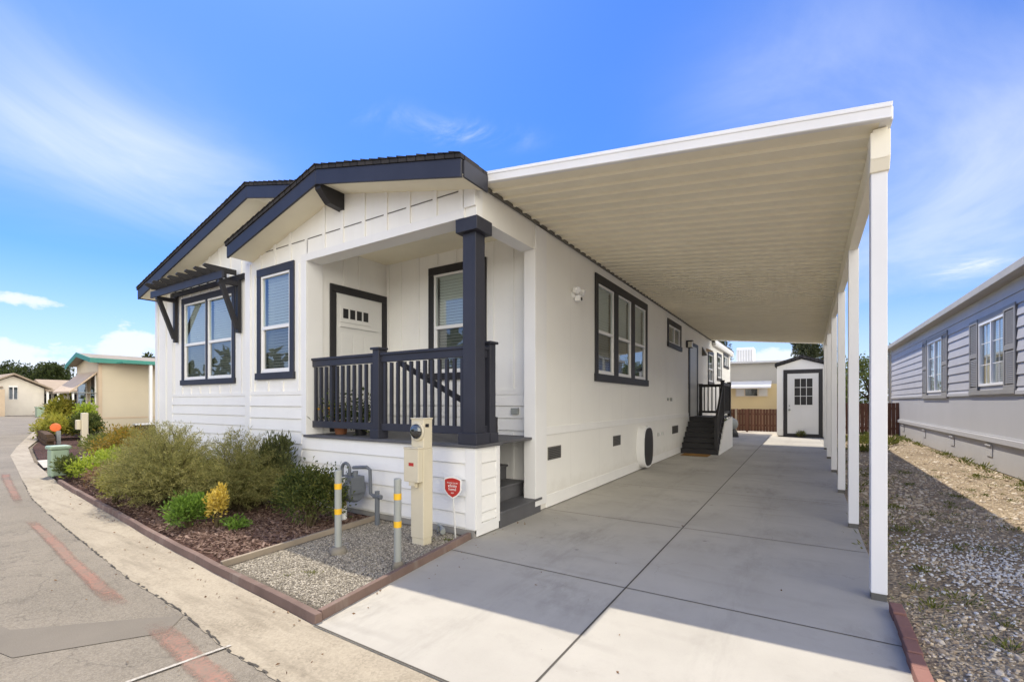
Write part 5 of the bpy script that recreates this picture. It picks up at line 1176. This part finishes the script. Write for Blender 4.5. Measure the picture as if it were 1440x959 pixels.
m = MB(); m.quad((RX, RY1, 0), (RX + 7.2, RY1, 0), (RX + 7.2, RY1, 4.1), (RX, RY1, 4.1)); m.quad((RX, RY0, 0), (RX + 7.2, RY0, 0), (RX + 7.2, RY0, 4.1), (RX, RY0, 4.1)); m.quad((RX + 7.2, RY0, 0), (RX + 7.2, RY1, 0), (RX + 7.2, RY1, 4.1), (RX + 7.2, RY0, 4.1)); m.build('far_walls', 'lav', RH)
m = MB(); m.quad((RX + .02, RY0, 1.0), (RX + 7.1, RY0, 1.0), (RX + 7.1, RY1, 1.0), (RX + .02, RY1, 1.0)); m.build('interior_floor', 'inside', RH)
m = MB(); m.tube([(RX - .10, RY1 + .08, 4.05), (RX - .07, RY1 + .08, 3.85), (RX - .07, RY1 + .08, .15), (RX - .25, RY1 + .05, .06)], .05, 10); m.build('downpipe', 'gutterb', RH)

# ------------------------------------------------------------------ beige neighbour on the left
LH = thing('mobile_home', (-30.4, 12, 0), 'beige home with teal roof edge and tan window awning', 'house')
lx0, lx1, ly0, ly1 = -32.0, -28.8, 8.0, 20.0
MB(plusx(lx1)).quad((ly0, 0, 0), (ly1, 0, 0), (ly1, 0, 3.45), (ly0, 0, 3.45)).build('side_wall', 'beigew', LH)
m = MB(front(ly0)); m.quad((lx0, 0, 0), (lx1, 0, 0), (lx1, 0, 3.4), (-30.4, 0, 3.75), (lx0, 0, 3.4)); m.build('front_wall', 'beigeplain', LH)
m = MB(); m.quad((lx0, ly0, 0), (lx0, ly1, 0), (lx0, ly1, 3.4), (lx0, ly0, 3.4)); m.build('far_wall', 'beigeplain', LH)
c = MB(); c.box(lx1 - .12, lx1 + .02, ly0 - .02, ly0 - .001, 0, 3.4); c.box(lx1 + .001, lx1 + .02, ly0, ly0 + .12, 0, 3.4); c.box(lx1 + .001, lx1 + .015, ly0, ly1, .72, .80); c.build('trim_board', 'tan', LH)
rp = [(-32.15, 3.42), (-30.4, 3.98), (-28.45, 3.62)]
m = MB(); m.prism([(x, 7.6, z) for x, z in rp] + [(x, 7.6, z - .05) for x, z in reversed(rp)], (0, 12.6, 0)); m.build('roof', 'roofgrey', LH)
for a, b in zip(rp[:-1], rp[1:]):
    m = MB(); m.prism([(a[0], 7.57, a[1] + .02), (b[0], 7.57, b[1] + .02), (b[0], 7.57, b[1] - .20), (a[0], 7.57, a[1] - .20)], (0, .03, 0)); m.build('fascia', 'tealm', LH)
MB().box(-28.45, -28.42, 7.57, 20.2, 3.42, 3.64).build('fascia', 'tealm', LH)
m = MB(); m.prism([(lx1, ly0, 3.42), (-28.45, ly0, 3.45), (-28.45, ly0, 3.47), (lx1, ly0, 3.47)], (0, 12, 0)); m.build('soffit', 'tan', LH)
m = MB(front(ly0)); m.box(-29.75, -29.15, .002, .05, 1.45, 2.95); w = m.build('window', 'vinyl', LH); MB(front(ly0)).box(-29.7, -29.2, .05, .056, 1.5, 2.9).build('pane', 'screen', w)
m = MB(front(ly0)); m.box(-31.6, -30.4, .002, .05, 1.3, 2.5); w = m.build('window', 'vinyl', LH); MB(front(ly0)).box(-31.5, -30.5, .05, .056, 1.36, 2.44).build('pane', 'screen', w)
m = MB(); m.prism([(-31.6, ly0 - .01, 3.02), (-31.6, 7.0, 2.05), (-31.6, 7.0, 1.97), (-31.6, ly0 - .01, 2.94)], (2.6, 0, 0)); m.build('window_awning', 'tan', LH)
m = MB(); m.bar((-29.05, ly0 - .02, 1.98), (-29.05, 7.05, 2.0), .03, .03); m.build('awning_arm', 'galv', LH); m = MB(); m.bar((-31.5, ly0 - .02, 1.98), (-31.5, 7.05, 2.0), .03, .03); m.build('awning_arm', 'galv', LH)
for y in (9.75, 10.35):
    m = MB(); m.box(-27.9, -27.78, y - .06, y + .06, 0, 3.42); m.build('eave_post', 'vinyl', LH)
MB().box(-28.4, -27.7, 8.6, 20, 3.42, 3.5).build('eave_beam', 'tealm', LH)
LW = thing('low_wall', (-26.5, 10.2, 0), 'low dark brick wall with white cap beside the beige home', 'wall')
MB().box(-27.6, -27.35, 9.0, 14.0, 0, .42).build('wall_body', 'bark', LW); MB().box(-27.65, -27.3, 8.95, 14.05, .42, .5).build('wall_cap', 'vinyl', LW)
# things in the neighbour's front bed
o = thing('meter_post', (-22.0, 5.75, 0), 'slim beige meter post in the neighbouring bed', 'meter post')
MB().box(-22.09, -21.91, 5.62, 5.80, 0, 1.15).build('post_body', 'pedestal', o, .02); MB().box(-22.2, -22.0, 5.5, 5.62, .55, .9).build('meter_box', 'pedestal', o, .02)
o = thing('orange_marker', (-22.9, 5.25, 0), 'round orange marker on a grey post by the yellow shrubs', 'marker')
m = MB(); m.lathe((-22.9, 5.15, .62), [(.02, -.03), (.14, -.02), (.155, 0), (.14, .02), (.02, .03)], 20, (.9, -.4, 0)); m.build('disc', 'orangered', o); MB().box(-22.97, -22.85, 5.17, 5.28, 0, .5).build('post', 'galv', o)
m = MB()
for i in range(14):
    for k in range(3):
        x = -27.3 + i * .34 + (k % 2) * .17; m.box(x, x + .32, 5.55 - i * .055, 5.75 - i * .055, .02 + k * .13, .14 + k * .13)
tag(m.build('brick_planter', 'bark', bevel=.01, origin=(-25, 5.3, 0)), 'low dark brick planter edge under the yellow shrubs', 'planter')
shrub_blob('yellow_shrub', (-26.2, 5.95), 1.4, .5, .95, 3000, .14, .07, 'l_yel', 'yellow-green shrubs filling the dark brick planter', 'shrub', clumps=40)
shrub_blob('clipped_shrub', (-24.9, 6.5), .55, .5, 1.10, 3000, .11, .06, 'l_dark', 'tall dark clipped shrub before the beige home', clumps=50, core=.2)
shrub_blob('lime_shrub', (-26.2, 6.9), .8, .45, 1.45, 2200, .13, .07, 'l_lime', 'bright lime shrub under the tan window awning', clumps=34, core=.3)
shrub_blob('tall_plant', (-31.0, 7.2), .9, .5, 1.75, 1800, .22, .08, 'l_yel', 'tall yellow-green plant at the far end of the beige home', 'plant', clumps=30)

# ------------------------------------------------------------------ far homes across the bend, car, trees
def far_home(label, loc, gx, parts): pass
FH = thing('mobile_home', (-78, 13, 0), 'far cream home with gabled front across the bend', 'house')
m = MB(plusx(-75.0)); m.quad((7, 0, 0), (15.9, 0, 0), (15.9, 0, 3.1), (13.4, 0, 4.45), (10.9, 0, 3.1), (7, 0, 3.1)); m.build('front_wall', 'farwall', FH)
m = MB(); m.quad((-75, 15.9, 0), (-84, 15.9, 0), (-84, 15.9, 3.1), (-75, 15.9, 3.1)); m.build('side_wall', 'farwall', FH)
m = MB(); m.prism([(-74.4, 10.5, 2.95), (-74.4, 13.4, 4.6), (-74.4, 16.5, 2.95), (-74.4, 16.5, 3.12), (-74.4, 13.4, 4.78), (-74.4, 10.5, 3.12)], (-8, 0, 0)); m.build('roof', 'farroof', FH)
m = MB(); m.prism([(-74.6, 6.6, 3.1), (-78, 6.6, 4.6), (-82, 6.6, 3.1)], (0, 6.0, 0)); m.build('roof', 'farroof', FH)
m = MB(plusx(-74.98)); m.box(13.05, 13.75, .0, .05, 1.8, 3.35); w = m.build('window', 'vinyl', FH)
for a in (13.08, 13.44): MB(plusx(-74.98)).box(a, a + .28, .05, .06, 1.85, 3.2).build('pane', 'screen', w)
m = MB(); m.box(-74.4, -72.8, 11.6, 12.4, 0, 2.9); m.build('porch_column', 'tan', FH)
FW = thing('mobile_home', (-79, 18.5, 0), 'far low home with white railed porch beside the gabled one', 'house')
MB(plusx(-77)).quad((15.95, 0, 0), (24, 0, 0), (24, 0, 2.9), (15.95, 0, 2.9)).build('front_wall', 'farwall', FW)
m = MB(); m.prism([(-74.3, 15.95, 2.75), (-74.3, 15.95, 2.95), (-79, 15.95, 4.3), (-82, 15.95, 3.3), (-82, 15.95, 3.1), (-79, 15.95, 4.1)], (0, 9, 0)); m.build('roof', 'farroof', FW)
for y in (16.1, 17.0, 18.3, 19.6, 21.0): MB().box(-74.7, -74.5, y - .09, y + .09, 0, 2.85).build('porch_column', 'vinyl', FW)
m = MB(); m.box(-74.66, -74.56, 16.0, 24, 1.15, 1.27); m.box(-74.66, -74.56, 16.0, 24, .5, .58)
for y in np.arange(16.2, 22, .3): m.box(-74.63, -74.58, y, y + .08, .58, 1.15)
m.build('porch_railing', 'vinyl', FW)
for y in (16.5, 17.6, 19.0, 20.2): MB(plusx(-77)).box(y - .4, y + .4, .01, .05, 1.3, 2.5).build('window', 'hole', FW)
CA = thing('parked_car', (-72.0, 16.6, 0), 'dark blue car parked before the far railed porch', 'car')
m = MB(); pr = [(0, .35), (0, .85), (.9, .98), (1.5, 1.42), (3.0, 1.45), (3.8, 1.0), (4.4, .92), (4.4, .35)]
m.prism([(-72.9, 15.4 + a, z) for a, z in pr], (1.7, 0, 0)); m.build('body', 'car', CA, .06)
m = MB(); m.prism([(-71.198, 16.5 + a, z) for a, z in ((0, 1.0), (.45, 1.36), (1.8, 1.39), (2.5, 1.02))], (.01, 0, 0)); m.build('side_window', 'black', CA)
for y in (16.2, 19.0):
    for x in (-72.85, -71.25):
        m = MB(); m.lathe((x, y, .33), [(.33, -.09), (.33, .09)], 18, (1, 0, 0)); wh = m.build('wheel', 'black', CA); m = MB(); m.lathe((x, y, .33), [(.19, -.1), (.19, .1)], 14, (1, 0, 0)); m.build('rim', 'galv', wh)
shrub_blob('dome_shrub', (-66.5, 15.2), 1.6, 1.3, 1.3, 2600, .22, .1, 'l_amber', 'rounded olive shrub at the far corner before the dark car', clumps=46, core=.55)
o = thing('utility_box', (-66.0, 13.7, 0), 'small green utility box beside far rounded shrub', 'utility box')
MB().box(-66.4, -65.7, 13.4, 14.0, 0, .95).build('box_body', 'green_box', o, .05); MB().box(-66.45, -65.65, 13.35, 14.05, .95, 1.05).build('lid', 'green_box', o, .03)
tree('broadleaf_tree', (-101, 18.4), 7.3, 2.9, 3, 1.5, 'l_tree', 'dark dome-shaped tree behind the far gabled home roof', 9000, 70, .36, .22, GT, trunk_r=.3)
tree('broadleaf_tree', (-96.8, 21.8), 7.1, 2.7, 3, 1.5, 'l_tree', 'rounded green tree over the far low porch home', 9000, 70, .36, .22, GT, trunk_r=.3)
tree('broadleaf_tree', (-53, 18.6), 6.1, .9, .9, 2.0, 'l_tree', 'small tree top showing above the beige home roof', 2500, 26, .3, .2, GT, trunk_r=.15)
# wooded skyline on the other side of the street, seen in the window glass
n = 5200; P = np.stack([rs.uniform(-120, -24, n), rs.uniform(-20, -15, n), np.zeros(n)], 1); P[:, 2] = rs.uniform(0, 1, n) * (5.2 + 1.3 * np.sin(P[:, 0] * .22) + 1.1 * np.sin(P[:, 0] * .71 + 1))
o = leaf_mesh('tree_line', P, rndir(n, .3), rs.uniform(.7, 1.6, n), rs.uniform(.5, 1.1, n), 'l_tree'); tag(o, 'dark wooded skyline across the street, seen reflected in the windows', 'trees', kind='stuff')
